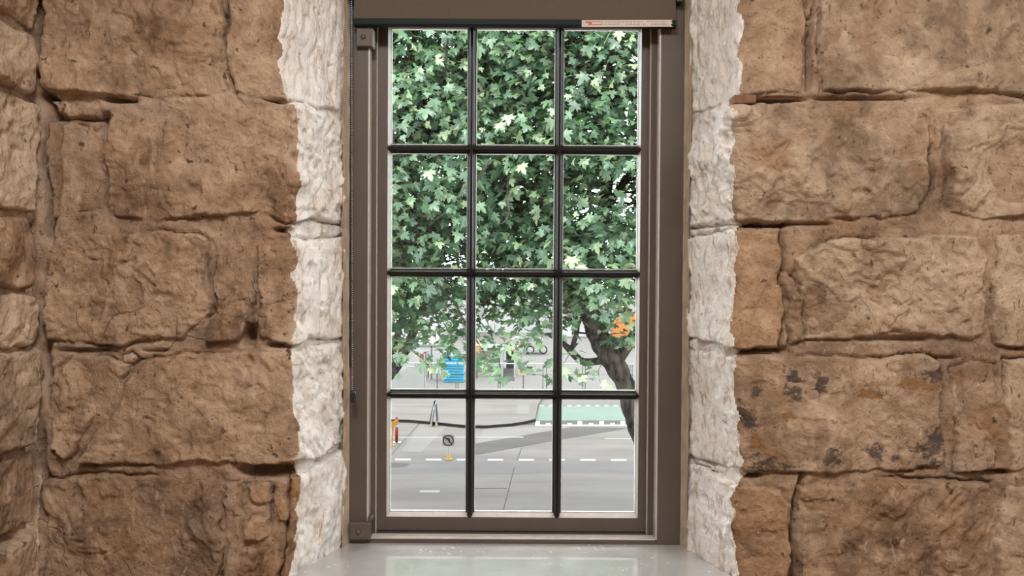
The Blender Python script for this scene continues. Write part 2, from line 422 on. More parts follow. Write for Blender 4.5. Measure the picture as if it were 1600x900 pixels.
_seed = [11]
STONES = {-1: [], 1: []}
def warp(S, Z, sd):
    return (S + 0.010 * vn(S*9, Z*9, sd) + 0.005 * vn(S*28, Z*28, sd+1) + 0.0025 * vn(S*70, Z*70, sd+1),
            Z + 0.008 * vn(S*9, Z*9, sd+2) + 0.005 * vn(S*28, Z*28, sd+3) + 0.0025 * vn(S*70, Z*70, sd+4))
def stone(poly, side, mat='stone', proud=0.004, step=0.0045, name='stone', style=None, mapper=None, edge=0.009, parent=None):
    _seed[0] += 7; sd = _seed[0]; style = dict(style or {}, quoin=True)
    pts = []
    for p in poly:
        if len(p) == 3: pts.append((p[1], ZS(p[2])))
        else:
            x, z = fpt(*p); zc = np.array([z])
            pts.append(((x - XCL(zc)[0]) if side < 0 else (XCR(zc)[0] - x), z))
    STONES[side].append((pts, sd))
    return stone_sz(pts, lambda s, z, o: place(s, z, o, side), mat, proud, step, name, style, edge, parent or wall, sd, reveal_lit=True)
def stone_sz(pts, mapper, mat, proud, step, name, style, edge, parent, sd, reveal_lit=False):
    a = np.array(pts); s0, z0 = a.min(0) - 0.012; s1, z1 = a.max(0) + 0.012
    S, Z, Q = grid_patch(s0, s1, z0, z1, step)
    ws, wz = warp(S, Z, sd)
    d = sdf(ws, wz, pts)
    ew = edge * (0.6 + 0.9 * (0.5 + 0.5 * vn(S*7, Z*7, sd+5)))
    t = np.clip(d / ew, 0, 1); rnd_ = np.sqrt(np.clip(1 - (1-t)**2, 0, 1))
    off = -0.034 * (1 - rnd_) + proud * t + relief(S, Z, sd, style) * sstep(0, 0.8, t) + (0.006 * fbm(S*3, Z*3, sd+8, 2)) * t
    off = np.where(d < 0, -0.045, off)
    V = mapper(S.ravel(), Z.ravel(), off.ravel())
    dq = d.ravel()[Q].max(1); keep = dq > -0.002
    Q = Q[keep]
    mats, midx = [M[mat]], None
    if reveal_lit:
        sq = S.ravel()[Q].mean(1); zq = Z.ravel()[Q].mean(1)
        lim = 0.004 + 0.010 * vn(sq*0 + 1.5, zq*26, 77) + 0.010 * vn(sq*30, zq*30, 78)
        midx = (sq > lim).astype(np.int32); mats = [M[mat], M['reveal_lit']]  # faces past the arris take the painted daylight colour
    return emit(name, V, Q, mats, midx, parent)

R_ = 0.335                              # length of a reveal, running in behind the frame
R_S = 0.272
def q(y): return ('s', R_S, y)
FLAT = dict(terr=0.002, low=0.004, mid=0.0035, tool=0.0035, angle=0.15)
HEWN = dict(terr=0.0045, low=0.008, mid=0.005, tool=0.0095, angle=-0.6)
ROCK = dict(terr=0.0075, low=0.010, mid=0.0065, tool=0.004, angle=0.8)
left_stones = [
    ([(58,-75),(348,-75),(350,60),(351,110),(355,140),(330,150),(200,152),(120,148),(66,143),(62,60)], 'stone', ROCK, 0.006),
    ([(358,-75),(355,40),(357,110),(364,140),(400,151),(435,152),q(152),q(-75)], 'stone', FLAT, 0.004),
    ([(80,156),(120,152),(150,156),(154,168),(140,180),(105,182),(88,173)], 'stone', FLAT, 0.004),
    ([(72,192),(110,187),(148,194),(158,212),(162,300),(160,328),(120,334),(76,338),(68,260)], 'stone_dark', ROCK, -0.006),
    ([(166,166),(240,161),(300,166),(345,173),(356,166),(440,163),q(161),q(341),(440,346),(400,336),(300,340),(240,342),(169,338),(170,280)], 'stone', ROCK, 0.008),
    ([(72,373),(130,365),(200,369),(250,359),(300,361),(320,368),(320,400),(326,440),(331,488),(310,505),(290,528),(200,536),(110,538),(75,530),(68,450)], 'stone', ROCK, 0.008),
    ([(330,373),(394,377),(396,430),(393,480),(396,512),(384,508),(371,532),(318,536),(333,506),(339,490),(331,440)], 'stone', ROCK, -0.004),
    ([(401,382),(430,376),q(362),q(538),(425,537),(402,530),(403,450)], 'stone', FLAT, 0.002),
    ([(262,557),(285,547),(330,553),(400,548),(440,548),q(546),q(724),(440,727),(370,723),(250,727),(122,725),(131,700),(151,665),(169,640),(187,622),(191,600),(216,566)], 'stone', HEWN, 0.010),
    ([(82,577),(110,558),(150,555),(172,563),(203,572),(183,595),(178,615),(153,640),(138,665),(118,700),(106,716),(80,700),(72,640)], 'stone', ROCK, -0.002),
    ([(185,557),(205,551),(216,558),(205,568),(187,567)], 'stone_pale', FLAT, 0.004),
    ([(70,753),(130,743),(200,747),(280,745),(333,747),(340,800),(346,860),(343,985),(66,985)], 'stone', HEWN, 0.006),
    ([(348,753),(378,751),(376,800),(369,846),(384,853),(400,863),(403,985),(352,985),(354,860)], 'stone', ROCK, -0.002),
    ([(384,753),(418,751),(421,785),(400,790),(389,782)], 'stone_orange', FLAT, 0.004),
    ([(380,813),(398,803),(418,803),(420,835),(405,846),(376,847)], 'stone_orange', FLAT, 0.010),
    ([(425,783),(440,774),(447,780),(446,812),(428,816),(424,800)], 'stone_orange', FLAT, 0.002),
    ([(412,858),(434,848),(438,880),(428,985),(410,985)], 'stone_orange', ROCK, -0.004),
    ([(452,747),('s',0.05,744),q(728),q(985),(438,985),(446,860),(453,800)], 'stone_orange', FLAT, 0.002),
]
right_stones = [
    ([q(-75),(1258,-75),(1257,60),(1260,100),(1256,146),(1200,148),q(150)], 'stone', FLAT, 0.002),
    ([(1280,-75),(1800,-75),(1800,150),(1600,146),(1500,148),(1400,141),(1290,141),(1280,110),(1274,80)], 'stone_pale', dict(HEWN, tool=0.0035, angle=0.15), 0.008),
    ([(1264,-45),(1283,-35),(1275,28),(1265,34)], 'stone_orange', ROCK, -0.006),
    ([q(160),(1200,163),(1330,155),(1400,161),(1438,170),(1444,220),(1450,260),(1444,330),(1380,342),(1260,346),(1200,351),q(345)], 'stone_pale', ROCK, 0.006),
    ([(1480,168),(1540,161),(1800,160),(1800,345),(1600,340),(1540,345),(1478,330),(1473,270),(1478,210)], 'stone_pale', ROCK, 0.004),
    ([(1453,178),(1471,182),(1467,240),(1456,240)], 'stone_orange', ROCK, -0.006),
    ([q(362),(1200,358),(1217,363),(1219,430),(1222,500),(1220,540),(1180,543),q(542)], 'stone_orange', FLAT, 0.002),
    ([(1262,385),(1310,375),(1440,365),(1530,367),(1544,400),(1541,520),(1520,531),(1400,519),(1330,531),(1262,535),(1258,490),(1249,450),(1238,402)], 'stone_pale', ROCK, 0.008),
    ([(1228,420),(1244,442),(1252,492),(1254,532),(1232,538),(1229,480)], 'stone', ROCK, -0.008),
    ([(1555,367),(1800,362),(1800,540),(1560,540),(1553,520)], 'stone_pale', FLAT, 0.002),
    ([q(554),(1180,557),(1300,557),(1450,555),(1475,567),(1479,610),(1474,640),(1477,700),(1471,726),(1400,738),(1300,742),(1220,740),q(738)], 'stone_stained', dict(FLAT, terr=0.003), 0.008),
    ([(1489,572),(1530,562),(1558,568),(1560,640),(1563,700),(1550,732),(1491,738),(1487,650)], 'stone_pale', ROCK, -0.002),
    ([(1573,562),(1800,557),(1800,738),(1579,736),(1573,640)], 'stone_pale', FLAT, 0.004),
    ([q(751),(1160,755),(1200,753),(1226,766),(1234,790),(1237,850),(1234,900),(1236,985),q(985)], 'stone_orange', FLAT, 0.003),
    ([(1248,762),(1330,753),(1450,749),(1551,753),(1557,780),(1555,985),(1252,985),(1247,880),(1253,820)], 'stone', HEWN, 0.008),
    ([(1567,757),(1800,753),(1800,985),(1567,985)], 'stone_pale', FLAT, 0.006),
]
for poly, m, st, pr in left_stones: stone(poly, -1, m, pr, style=st)
for poly, m, st, pr in right_stones: stone(poly, +1, m, pr, style=st)
# courses that run on above, below and to the right of what the photograph shows
def course(y0, y1, xs, side, closed):
    for i in range(len(xs) - 1):
        a, b = xs[i] + 5, xs[i+1] - 5
        if closed and i == (len(xs) - 2 if side < 0 else 0):
            poly = [(a, y0), q(y0), q(y1), (a, y1)] if side < 0 else [q(y0), (b, y0), (b, y1), q(y1)]
        else: poly = [(a, y0), (b, y0), (b, y1), (a, y1)]
        stone(poly, side, random.choice(['stone', 'stone_pale', 'stone']), 0.005, step=0.018, style=ROCK)
course(-280, -85, [62, 240, 437], -1, True); course(-470, -290, [62, 330, 437], -1, True)
course(995, 1180, [62, 300, 458], -1, True)
course(-280, -85, [1157, 1400, 1640, 1900, 2300], 1, True); course(-470, -290, [1157, 1300, 1560, 1900, 2300], 1, True)
course(995, 1180, [1150, 1330, 1600, 1900, 2300], 1, True)
for y0, y1 in ((-75, 148), (160, 345), (363, 540), (557, 738), (753, 985)):
    course(y0, y1, [1803, 1990 + random.randint(-60, 60), 2300], 1, False)

# mortar between the stones, a recessed rough bed with open gaps
POCK_L = [(420,737,42,9,.09),(388,523,9,16,.07),(446,359,20,4,.06),(70,250,8,95,.05),(72,345,9,28,.07),(76,152,10,10,.06),(158,188,8,14,.06),(130,184,40,4,.05),
          (185,154,24,4,.05),(445,155,22,5,.07),(130,548,40,4,.04),(100,640,10,20,.03),(445,540,28,4,.06),(353,60,3,80,.05),(335,500,12,20,.03),(430,152,18,4,.05),
          (448,830,3,90,.06),(422,795,3,30,.05),(70,560,5,60,.05),(70,480,4,60,.05),(68,740,6,60,.05),(240,548,20,3,.03),(60,100,8,200,.05)]
POCK_R = [(1210,155,48,4,.07),(1350,152,80,3,.035),(1185,351,40,4,.08),(1260,350,45,3,.03),(1185,548,44,6,.08),(1243,800,4,70,.08),(1242,900,6,30,.05),(1170,745,20,4,.07),
          (1265,90,4,50,.05),(1225,450,3,90,.06),(1562,740,22,4,.06),(1460,560,40,3,.02),(1455,240,3,60,.05),(1400,530,60,4,.03),(1243,455,4,30,.03)]
def mortar(side, smin):
    S, Z, Q = grid_patch(smin, R_, FLOOR_Z, CEIL_Z, 0.006)
    off = -0.007 + 0.005 * fbm(S*14, Z*14, 91, 4) + 0.003 * vn(S*60, Z*60, 93)
    off = np.where(S > 0, off - 0.004, off)
    for (x, y, rx, ry, dp) in (POCK_L if side < 0 else POCK_R):
        X, zc = fpt(x, y); z1 = np.array([zc]); sc = (X - XCL(z1)[0]) if side < 0 else (XCR(z1)[0] - X)
        k = D1 / F
        off -= dp * np.exp(-(((S - sc) / (rx*k))**4) - ((Z - zc) / (ry*k))**4)
    gap = np.full(S.shape, 1.0)
    for pts, sd in STONES[side]:
        a = np.array(pts); lo, hi = a.min(0) - 0.03, a.max(0) + 0.03
        mk = (S > lo[0]) & (S < hi[0]) & (Z > lo[1]) & (Z < hi[1])
        if not mk.any(): continue
        w_ = warp(S[mk], Z[mk], sd); gap[mk] = np.minimum(gap[mk], np.abs(sdf(w_[0], w_[1], pts) + 0.001))
    off -= 0.022 * np.clip(1 - gap / 0.007, 0, 1) * sstep(-0.45, 0.35, vn(S*5.5, Z*5.5, 301))
    V = place(S.ravel(), Z.ravel(), off.ravel(), side)
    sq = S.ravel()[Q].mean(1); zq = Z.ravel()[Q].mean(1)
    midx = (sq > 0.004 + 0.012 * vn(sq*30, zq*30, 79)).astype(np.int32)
    return tag(emit('mortar', V, Q, [M['mortar'], M['reveal_lit']], midx, wall), kind='stuff')
mortar(-1, XL - 0.69 * 0 - float(XCL(np.array([7.0]))[0]) - 0.03)
mortar(+1, float(XCR(np.array([7.0]))[0]) - XR - 0.03)

# smooth mortar fillets where the reveals meet the frame
for side in (-1, 1):
    xb = XBL if side < 0 else XBR
    Sg, Zg, Qg = grid_patch(0, 1, P(800, 862, D2).z, P(800, -70, D2).z, 0.01)
    w = 0.046 + 0.008 * fbm(Zg*4, Zg*0 + side, 5, 3)
    xx = xb + side * Sg * w * 0.30 ; yy = D2 - 0.002 - Sg * w + 0.004 * np.sin(Sg * 3.14) + 0.003 * vn(Sg*8, Zg*30, 4)
    V = np.stack([xx.ravel() - side * 0.002, yy.ravel(), Zg.ravel()], -1)
    emit('mortar_fillet', V, Qg, [M['fillet']], None, wall)

# lintel over the opening and the stones under the sill
mb = MB().box((XBL - 0.22, D1 + 0.004, P(800, -92, D2).z), (XBR + 0.22, D2 + 0.12, CEIL_Z)); mb.build('lintel', M['stone'], wall)
ZSILL = P(805, 850, D2).z
for i, (x0, x1) in enumerate(((-0.70, -0.18), (-0.17, 0.36), (0.37, 0.73))):
    MB().box((x0, D1 + 0.006, FLOOR_Z), (x1, D2, ZSILL - 0.062), bevel=0.01).build('stone', M['stone'], wall)

# timber wedge left in an open joint on the right
w0, w1 = fpt(1146, 149), fpt(1180, 163)
MB().box((w0[0], D1 - 0.012, w1[1]), (w1[0], D1 + 0.05, w0[1]), bevel=0.004).build('wedge', M['wedge'], wall)

# ------------------------------------------------------------------ return wall on the left
wall2 = empty('wall_left', (XL, 0, FLOOR_Z)); tag(wall2, kind='structure')
def map_left(s, z, off):               # s = distance back from the corner
    return np.stack([XL + off, D1 - 0.0 - s, z], -1)
lc = [-75, 58, 160, 342, 458, 545, 700, 818, 985]
for i in range(len(lc) - 1):
    za, zb = ZS(lc[i] + 5), ZS(lc[i+1] - 4)
    j = 0.012 * math.sin(i * 2.3)
    cut = [0.012 + j * 0.6, 0.42 + 0.2 * math.sin(i * 5.1), 1.0 + 0.15 * math.cos(i * 3.0), 1.7]
    for k in range(3):
        a, b = cut[k], cut[k+1] - 0.014
        zz = (za + zb) / 2
        pts = [(a + 0.012, za), (b, za), (b, zb), (a + 0.010, zb), (a, zz - 0.05), (a - 0.004, zz + 0.04)]
        _seed[0] += 7
        stone_sz(pts, map_left, 'stone_pale' if i % 3 else 'stone', 0.012 if i % 2 else 0.004, 0.0045 if k == 0 else 0.014, 'stone', dict(ROCK, terr=0.004) if i % 2 else HEWN, 0.013, wall2, _seed[0])
S, Z, Q = grid_patch(-0.08, 5.2, FLOOR_Z, CEIL_Z, 0.02)
off = -0.022 + 0.006 * fbm(S*10, Z*10, 51, 4) - 0.03 * np.exp(-((S - 0.0) / 0.022)**2)
tag(emit('mortar', map_left(S.ravel(), Z.ravel(), off.ravel()), Q, [M['mortar']], None, wall2), kind='stuff')

# ------------------------------------------------------------------ the rest of the room (behind the camera)
def struct(name, lo, hi, m):
    return tag(MB().box(lo, hi).build(name, m), kind='structure')
struct('floor', (XL - 0.1, -3.0, FLOOR_Z - 0.2), (XR + 0.1, D2 + 0.1, FLOOR_Z), M['boards'])
struct('ceiling', (XL - 0.1, -3.0, CEIL_Z), (XR + 0.1, D2 + 0.1, CEIL_Z + 0.2), M['plaster'])
struct('wall_right', (XR, -3.0, FLOOR_Z), (XR + 0.2, D2 + 0.1, CEIL_Z), M['plaster'])
struct('wall_rear', (XL - 0.1, -3.2, FLOOR_Z - 0.2), (XR + 0.2, -3.0, CEIL_Z + 0.2), M['plaster'])

# ------------------------------------------------------------------ sill
mb = MB()
zt = ZSILL; xl1, xr1 = float(XCL(np.array([zt]))[0]), float(XCR(np.array([zt]))[0])
yb, yf = D2 + 0.03, D1 - 0.03
kL = (XBL - xl1) / (D2 - D1); kR = (XBR - xr1) / (D2 - D1)
top = [(xl1 - 0.012, yf), (xr1 + 0.012, yf), (xr1 + 0.005, D1), (XBR + kR*0.03 + 0.012, yb), (XBL + kL*0.03 - 0.012, yb), (xl1 - 0.005, D1)]
mb.prism(top, 'z', zt - 0.055, zt)
sill = mb.build('window_sill', M['sill'])
bv = sill.modifiers.new('bevel', 'BEVEL'); bv.width = 0.008; bv.segments = 3
tag(sill, kind='structure')

# ================================================================== WINDOW
win = empty('window_1', (0, D2, ZSILL)); tag(win, kind='structure')
ppm = F / D2
def fx(px, dd=0.0): return P(px, 450, D2 + dd).x
def fz(py, dd=0.0): return P(805, py, D2 + dd).z
# outer frame: face at D2, steps of 45 mm and 20 mm back to the sash
X0, X1 = XBL + 0.001, XBR - 0.001
XA, XB = fx(575), fx(1029)             # inner edge of outer frame
ZB0, ZB1 = ZSILL, fz(842.5)            # frame bottom rail: face between sill and this
ZT0, ZT1 = fz(4), fz(-90)              # head, hidden by the blind
sd1, sd2 = 0.045, 0.066                # depth of stop face, of sash face
def bar(name, x0, x1, z0, z1, y0, y1, m, bevel=0.003, parent=win):
    return MB().box((x0, y0, z0), (x1, y1, z1), bevel=bevel).build(name, m, parent)
bar('frame_jamb', X0 - 0.01, XA, ZB0, ZT1, D2, D2 + 0.14, M['taupe'])
bar('frame_jamb', XB, X1 + 0.01, ZB0, ZT1, D2, D2 + 0.14, M['taupe'])
bar('frame_rail', XA - 0.001, XB + 0.001, ZB0 - 0.01, ZB1, D2 + 0.002, D2 + 0.14, M['taupe'])
bar('frame_head', XA - 0.001, XB + 0.001, ZT0, ZT1, D2 + 0.002, D2 + 0.14, M['taupe'])
# stop beads standing 45 mm behind the frame face
xs_l, xs_r = fx(587.5, sd1), fx(1014.5, sd1)
bar('stop_bead', XA - 0.002, xs_l, ZB1 - 0.002, ZT0, D2 + sd1, D2 + 0.13, M['taupe'], 0.002)
bar('stop_bead', xs_r, XB + 0.002, ZB1 - 0.002, ZT0, D2 + sd1, D2 + 0.13, M['taupe'], 0.002)
# edges of the frame and stops: daylight painted as pale strips
bar('frame_daylight_strip', XA - 0.002, XA + 0.0035, ZB1, ZT0, D2 - 0.001, D2 + sd1, M['edge'], 0.0015)
bar('frame_daylight_strip', XB - 0.0035, XB + 0.002, ZB1, ZT0, D2 - 0.001, D2 + sd1, M['edge'], 0.0015)
bar('frame_daylight_strip', XA + 0.0036, XB - 0.0036, ZB1 - 0.002, ZB1 + 0.003, D2 + 0.001, D2 + sd1, M['edge'], 0.0015)
bar('stop_edge', xs_l, xs_l + 0.0025, ZB1 + 0.003, ZT0, D2 + sd1 - 0.001, D2 + sd2, M['edge'], 0.001)
bar('stop_edge', xs_r - 0.0025, xs_r, ZB1 + 0.003, ZT0, D2 + sd1 - 0.001, D2 + sd2, M['edge'], 0.001)
# sash
ys = D2 + sd2; yg = D2 + 0.088
gx0, gx1 = fx(610.0, sd2+.02), fx(995.5, sd2+.02); gz0, gz1 = fz(801.0, sd2+.02), fz(45, sd2+.02)
bx0, bx1 = fx(605, sd2), fx(999.5, sd2); bz0 = fz(808.5, sd2)
bar('sash_stile', xs_l - 0.004, bx0, ZB1 + 0.006, ZT0, ys, ys + 0.05, M['taupe'], 0.0015)
bar('sash_stile', bx1, xs_r + 0.004, ZB1 + 0.006, ZT0, ys, ys + 0.05, M['taupe'], 0.0015)
bar('sash_rail', bx0 - 0.001, bx1 + 0.001, ZB1 + 0.006, bz0, ys + 0.0005, ys + 0.05, M['taupe'], 0.0015)
bar('sash_rail', bx0 - 0.001, bx1 + 0.001, gz1 + 0.004, ZT0, ys + 0.0005, ys + 0.05, M['taupe'], 0.0015)
def wedge_bar(name, prof, axis, a, b, m):   # glazing bead of triangular profile
    return MB().prism(prof, axis, a, b).build(name, m, win)
wedge_bar('glazing_bead', [(bx0, ys + 0.002), (gx0, yg), (bx0, yg)], 'z', bz0, gz1 + 0.004, M['bead'])
wedge_bar('glazing_bead', [(bx1, ys + 0.002), (bx1, yg), (gx1, yg)], 'z', bz0, gz1 + 0.004, M['bead'])
wedge_bar('glazing_bead', [(ys + 0.002, bz0), (yg, bz0), (yg, gz0)], 'x', bx0, bx1, M['bead'])
wedge_bar('glazing_bead', [(ys + 0.002, gz1 + 0.012), (yg, gz1), (yg, gz1 + 0.012)], 'x', bx0, bx1, M['bead'])
# glazing bars: ovolo-like profile, a narrow nose towards the room and a wider rebate at the glass
def muntin_profile(hw):
    return [(-hw*0.32, -0.012), (hw*0.32, -0.012), (hw*0.42, -0.004), (hw*0.62, -0.001), (hw*0.72, 0.010), (hw, 0.016), (hw, 0.030), (-hw, 0.030), (-hw, 0.016), (-hw*0.72, 0.010), (-hw*0.62, -0.001), (-hw*0.42, -0.004)]
VM = [fx(735.5, sd2), fx(872.5, sd2)]; HM = [fz(232, sd2), fz(427, sd2), fz(618, sd2)]
hw = 6.6 / ppm
for x in VM:
    pr = [(x + a, ys + 0.008 + b) for a, b in muntin_profile(hw)]
    MB().prism(pr, 'z', bz0, gz1 + 0.01).build('muntin', M['muntin'], win)
xsplit = [bx0] + VM + [bx1]
for z in HM:
    for i in range(3):
        a = xsplit[i] + (0 if i == 0 else hw * 0.3); b = xsplit[i+1] - (0 if i == 2 else hw * 0.3)
        pr = [(ys + 0.0095 + d, z + h) for h, d in muntin_profile(hw * 0.93)]
        MB().prism(pr, 'x', a, b).build('muntin', M['muntin'], win)
# panes with thin putty lines
zs = [gz0] + sorted(HM) + [gz1]; xs = [gx0] + VM + [gx1]
for i in range(3):
    for j in range(4):
        a, b = xs[i], xs[i+1]; c, d = zs[j], zs[j+1]
        MB().box((a - 0.004, yg, c - 0.004), (b + 0.004, yg + 0.003, d + 0.004)).build('pane', M['glass'], win)
        e = hw; x0 = a + (e if i else 0); x1 = b - (e if i < 2 else 0); z0 = c + (e if j else 0); z1 = d - (e if j < 3 else 0); w = 0.0035
        pb = MB()
        pb.box((x0, yg + 0.0035, z0), (x1, yg + 0.012, z0 + w)); pb.box((x0, yg + 0.0035, z1 - w*0.7), (x1, yg + 0.012, z1))
        pb.box((x0, yg + 0.0035, z0 + w), (x0 + w*0.7, yg + 0.012, z1 - w*0.7)); pb.box((x1 - w*0.7, yg + 0.0035, z0 + w), (x1, yg + 0.012, z1 - w*0.7))
        pb.build('putty', M['bead'], win)
# shutter-hinge blocks on the left jamb, each with a bolt
def block(xa, xb, za, zb):
    o = MB().box((xa, D2 - 0.022, za), (xb, D2 + 0.03, zb), bevel=0.004).build('corner_block', M['taupe'], win)
    c = Vector(((xa + xb)/2 - 0.004, D2 - 0.022, (za + zb)/2))
    b = MB().lathe([(0.0085, 0.004), (0.0085, -0.003), (0.006, -0.007), (0.0, -0.0075)], c, 'y', 14).build('bolt', M['taupe'], None, True)
    bpy.context.view_layer.update(); b.parent = o; b.location = Vector(b.location) - (Vector(o.location) + Vector(win.location))
    return o
block(fx(557), fx(583), fz(77), fz(47))
block(fx(549), fx(581), fz(842), fz(815))
bar('hinge_strip', fx(576), fx(583), fz(816), fz(808), D2 - 0.006, D2 + 0.05, M['taupe'], 0.002)

# ------------------------------------------------------------------ roller blind
bl = empty('roller_blind', (0, D2 - 0.05, fz(36))); tag(bl, 'rolled-up brown grey roller blind with dark bottom bar at window head', 'blind')
yb_ = D2 - 0.030
MB().box((P(553, 20, yb_).x, yb_, P(800, 31, yb_).z), (P(1056, 20, yb_).x, yb_ + 0.003, P(800, -95, yb_).z)).build('fabric', M['blind'], bl)
bb = MB(); z0, z1 = P(800, 43, yb_).z, P(800, 30.5, yb_).z; xa, xb = P(553, 36, yb_).x, P(1056, 36, yb_).x
bb.prism([(yb_ - 0.006, z0 + 0.002), (yb_ - 0.009, z0 + 0.008), (yb_ - 0.008, z1 - 0.003), (yb_ - 0.003, z1), (yb_ + 0.008, z1), (yb_ + 0.010, z0 + 0.006), (yb_ + 0.006, z0)], 'x', xa, xb)
bb.build('bottom_bar', M['dark_green_bar'], bl)
yl = yb_ - 0.0105
def lp(px, py): q_ = P(px, py, yl); return (q_.x, q_.z)
lab = MB().prism([lp(909, 31.5), lp(1051, 31), lp(1048.5, 33.5), lp(1051, 36), lp(1048, 38.5), lp(1051, 41.5), lp(909, 42)][::-1], 'y', yl, yl + 0.002).build('label', M['sticker'], bl)
pr = MB()
for a, b, c, d in ((915,33.5,919,36),(919,33.5,924,39),(924,33.5,941,34.5),(924,38,941,39),(924,34.5,925,38),(940,34.5,941,38)):
    p0, p1 = lp(a, c if False else d), lp(c, b)
    pr.box((p0[0], yl - 0.0006, p0[1]), (p1[0], yl - 0.0002, p1[1]))
o = pr.build('print', M['sticker_orange'], None); o.parent = lab; o.location = Vector(o.location) - (Vector(lab.location) + Vector(bl.location))
pr = MB(); x = 943
while x < 1040:
    w = random.uniform(2, 7)
    for y_ in (33.8, 37.4):
        if random.random() < 0.8:
            p0, p1 = lp(x, y_ + 1.1), lp(min(x + w, 1042), y_)
            pr.box((p0[0], yl - 0.0006, p0[1]), (p1[0], yl - 0.0002, p1[1]))
    x += w + 1.2
o = pr.build('fine_print', M['sticker_ink'], None); o.parent = lab; o.location = Vector(o.location) - (Vector(lab.location) + Vector(bl.location))
for px in (545.5, 1057):
    a = P(px, 0, yb_).x; MB().box((a, yb_ - 0.012, P(800, 3, yb_).z), (a + (0.016 if px < 800 else 0.020), yb_ + 0.028, P(800, -95, yb_).z), bevel=0.002).build('bracket', M['black'], bl)
xq = P(544.0, 200, D2 - 0.004).x; MB().box((xq, D2 - 0.006, P(800, 575, D2).z), (xq + 0.0155, D2 - 0.0006, P(800, 4, D2).z), bevel=0.001).build('dark_strip', M['black'], bl)  # thin dark strip down the left jamb
# pull chain with weight
yc = D2 - 0.058
ch = empty('blind_chain', P(550, 628, yc)); tag(ch, 'pale beaded blind chain with black weight hanging on the left jamb', 'blind chain')
pa, pb_ = P(549.3, -80, yc), P(550.5, 612, yc)
MB().tube([pa, pb_], 0.0010, 5).build('cord', M['black'], ch)
n_b = 205; uv = []
bm_ = MB()
for i in range(n_b):
    c = pa.lerp(pb_, i / (n_b - 1)); r = 0.0030
    bm_.add([c + Vector(v) * r for v in ((1,0,0),(-1,0,0),(0,1,0),(0,-1,0),(0,0,1),(0,0,-1))], [(0,2,4),(2,1,4),(1,3,4),(3,0,4),(2,0,5),(1,2,5),(3,1,5),(0,3,5)])
tag(bm_.build('bead', M['chain'], ch, True), kind='stuff')
c0, c1 = P(547.5, 629, yc), P(556, 610, yc)
MB().box((c0.x, yc - 0.012, c0.z), (c1.x, yc + 0.012, c1.z), bevel=0.005).build('weight', M['black'], ch, True)

# ================================================================== THE STREET
def concrete_mat(name, lo, hi, streak=True):
    t = NT(name); p = t.pos()
    n = t.noise(t.mapping(p, (0.25, 1.0, 1.0)), 0.8, 7, 0.62); f = t.noise(p, 9, 5, 0.7)
    c = t.ramp(t.math('ADD', t.math('MULTIPLY', n, 0.88), t.math('MULTIPLY', f, 0.12)), [(0.36, lo), (0.64, hi)])
    return t.set(c, 0.95, 0.03)
K = 0.047                                # overall lightness of the paving
M['asphalt'] = concrete_mat('grey_concrete_road', (K*0.87, K*0.775, K*0.715), (K*1.16, K*1.055, K*0.99))
M['slab_light'] = concrete_mat('light_concrete_slab', (K*1.06, K*0.99, K*0.935), (K*1.25, K*1.17, K*1.11))
M['slab_dark'] = concrete_mat('dark_asphalt_patch', (K*0.50, K*0.45, K*0.43), (K*0.64, K*0.58, K*0.56))
M['kerb'] = xplain('shaded_kerb_face', (0.022, 0.021, 0.021), 0.9, 0.03)  # shade on the kerb face put into its dark colour
M['green_paint'] = xplain('green_road_paint', (0.112, 0.150, 0.126), 0.8, 0.04, var=0.12, scale=1.2)
M['white_paint'] = xplain('white_road_paint', (0.31, 0.305, 0.30), 0.8, 0.04, var=0.06)
M['faint_paint'] = xplain('worn_white_line', (0.20, 0.197, 0.194), 0.8, 0.04, var=0.1)
M['joint'] = xplain('dark_joint_filler', (0.045, 0.041, 0.039), 0.9, 0.03)

street = tag(MB().add([(-160, 6, 0), (160, 6, 0), (160, 260, 0), (-160, 260, 0)], [(0, 1, 2, 3)]).build('street', M['asphalt']), kind='structure')
def flat(name, poly, m, h=0.006, base=0.0):
    pts = [(g.x, g.y) for g in (G(x, y) for x, y in poly)]
    mb_ = MB().prism(pts, 'z', base, base + h)
    return mb_.build(name, m, street)
flat('site_yard', [(300, 612), (1300, 612), (1010, 528), (590, 528)], M['slab_light'], 0.004)
flat('concrete_slab', [(658, 662), (700, 665), (659, 707), (626, 706)], M['slab_light'])
flat('concrete_slab', [(758, 668), (895, 667), (815, 681), (742, 694)], M['slab_light'])
flat('concrete_slab', [(808, 636), (829, 636), (826, 651), (806, 651)], M['slab_light'], 0.006, 0.131)
flat('asphalt_patch', [(732, 713), (732, 695), (815, 681), (895, 667), (984, 669), (875, 687)], M['slab_dark'], 0.008)
flat('asphalt_patch', [(800, 664), (838, 655), (841, 634), (846, 634), (837, 664)], M['slab_dark'], 0.004)
flat('asphalt_patch', [(605, 723), (640, 724), (636, 729), (622, 731), (600, 731)], M['slab_dark'], 0.004)
flat('asphalt_patch', [(560, 740), (1060, 740), (1100, 723), (540, 721)], concrete_mat('darker_road_lane', (K*0.78, K*0.73, K*0.70), (K*1.0, K*0.945, K*0.915)), 0.003)
flat('green_lane', [(842.5, 635), (1010, 635), (1026, 657), (836.5, 657)], M['green_paint'], 0.006)
flat('asphalt_patch', [(836, 657.3), (1030, 657.3), (1030, 664), (836, 664)], M['slab_dark'], 0.005)
flat('edge_line', [(836, 663.8), (1030, 663.8), (1030, 665.6), (836, 665.6)], M['white_paint'], 0.009)
for x in (836.5, 902.5, 936.5, 969.5, 1003): flat('edge_block', [(x, 658.2), (x+7, 658.2), (x+7, 663.8), (x, 663.8)], M['white_paint'], 0.009)
for x in (853, 870, 886.5, 920, 953.5, 987): flat('edge_block', [(x, 661.2), (x+7, 661.2), (x+7, 663.8), (x, 663.8)], M['white_paint'], 0.009)
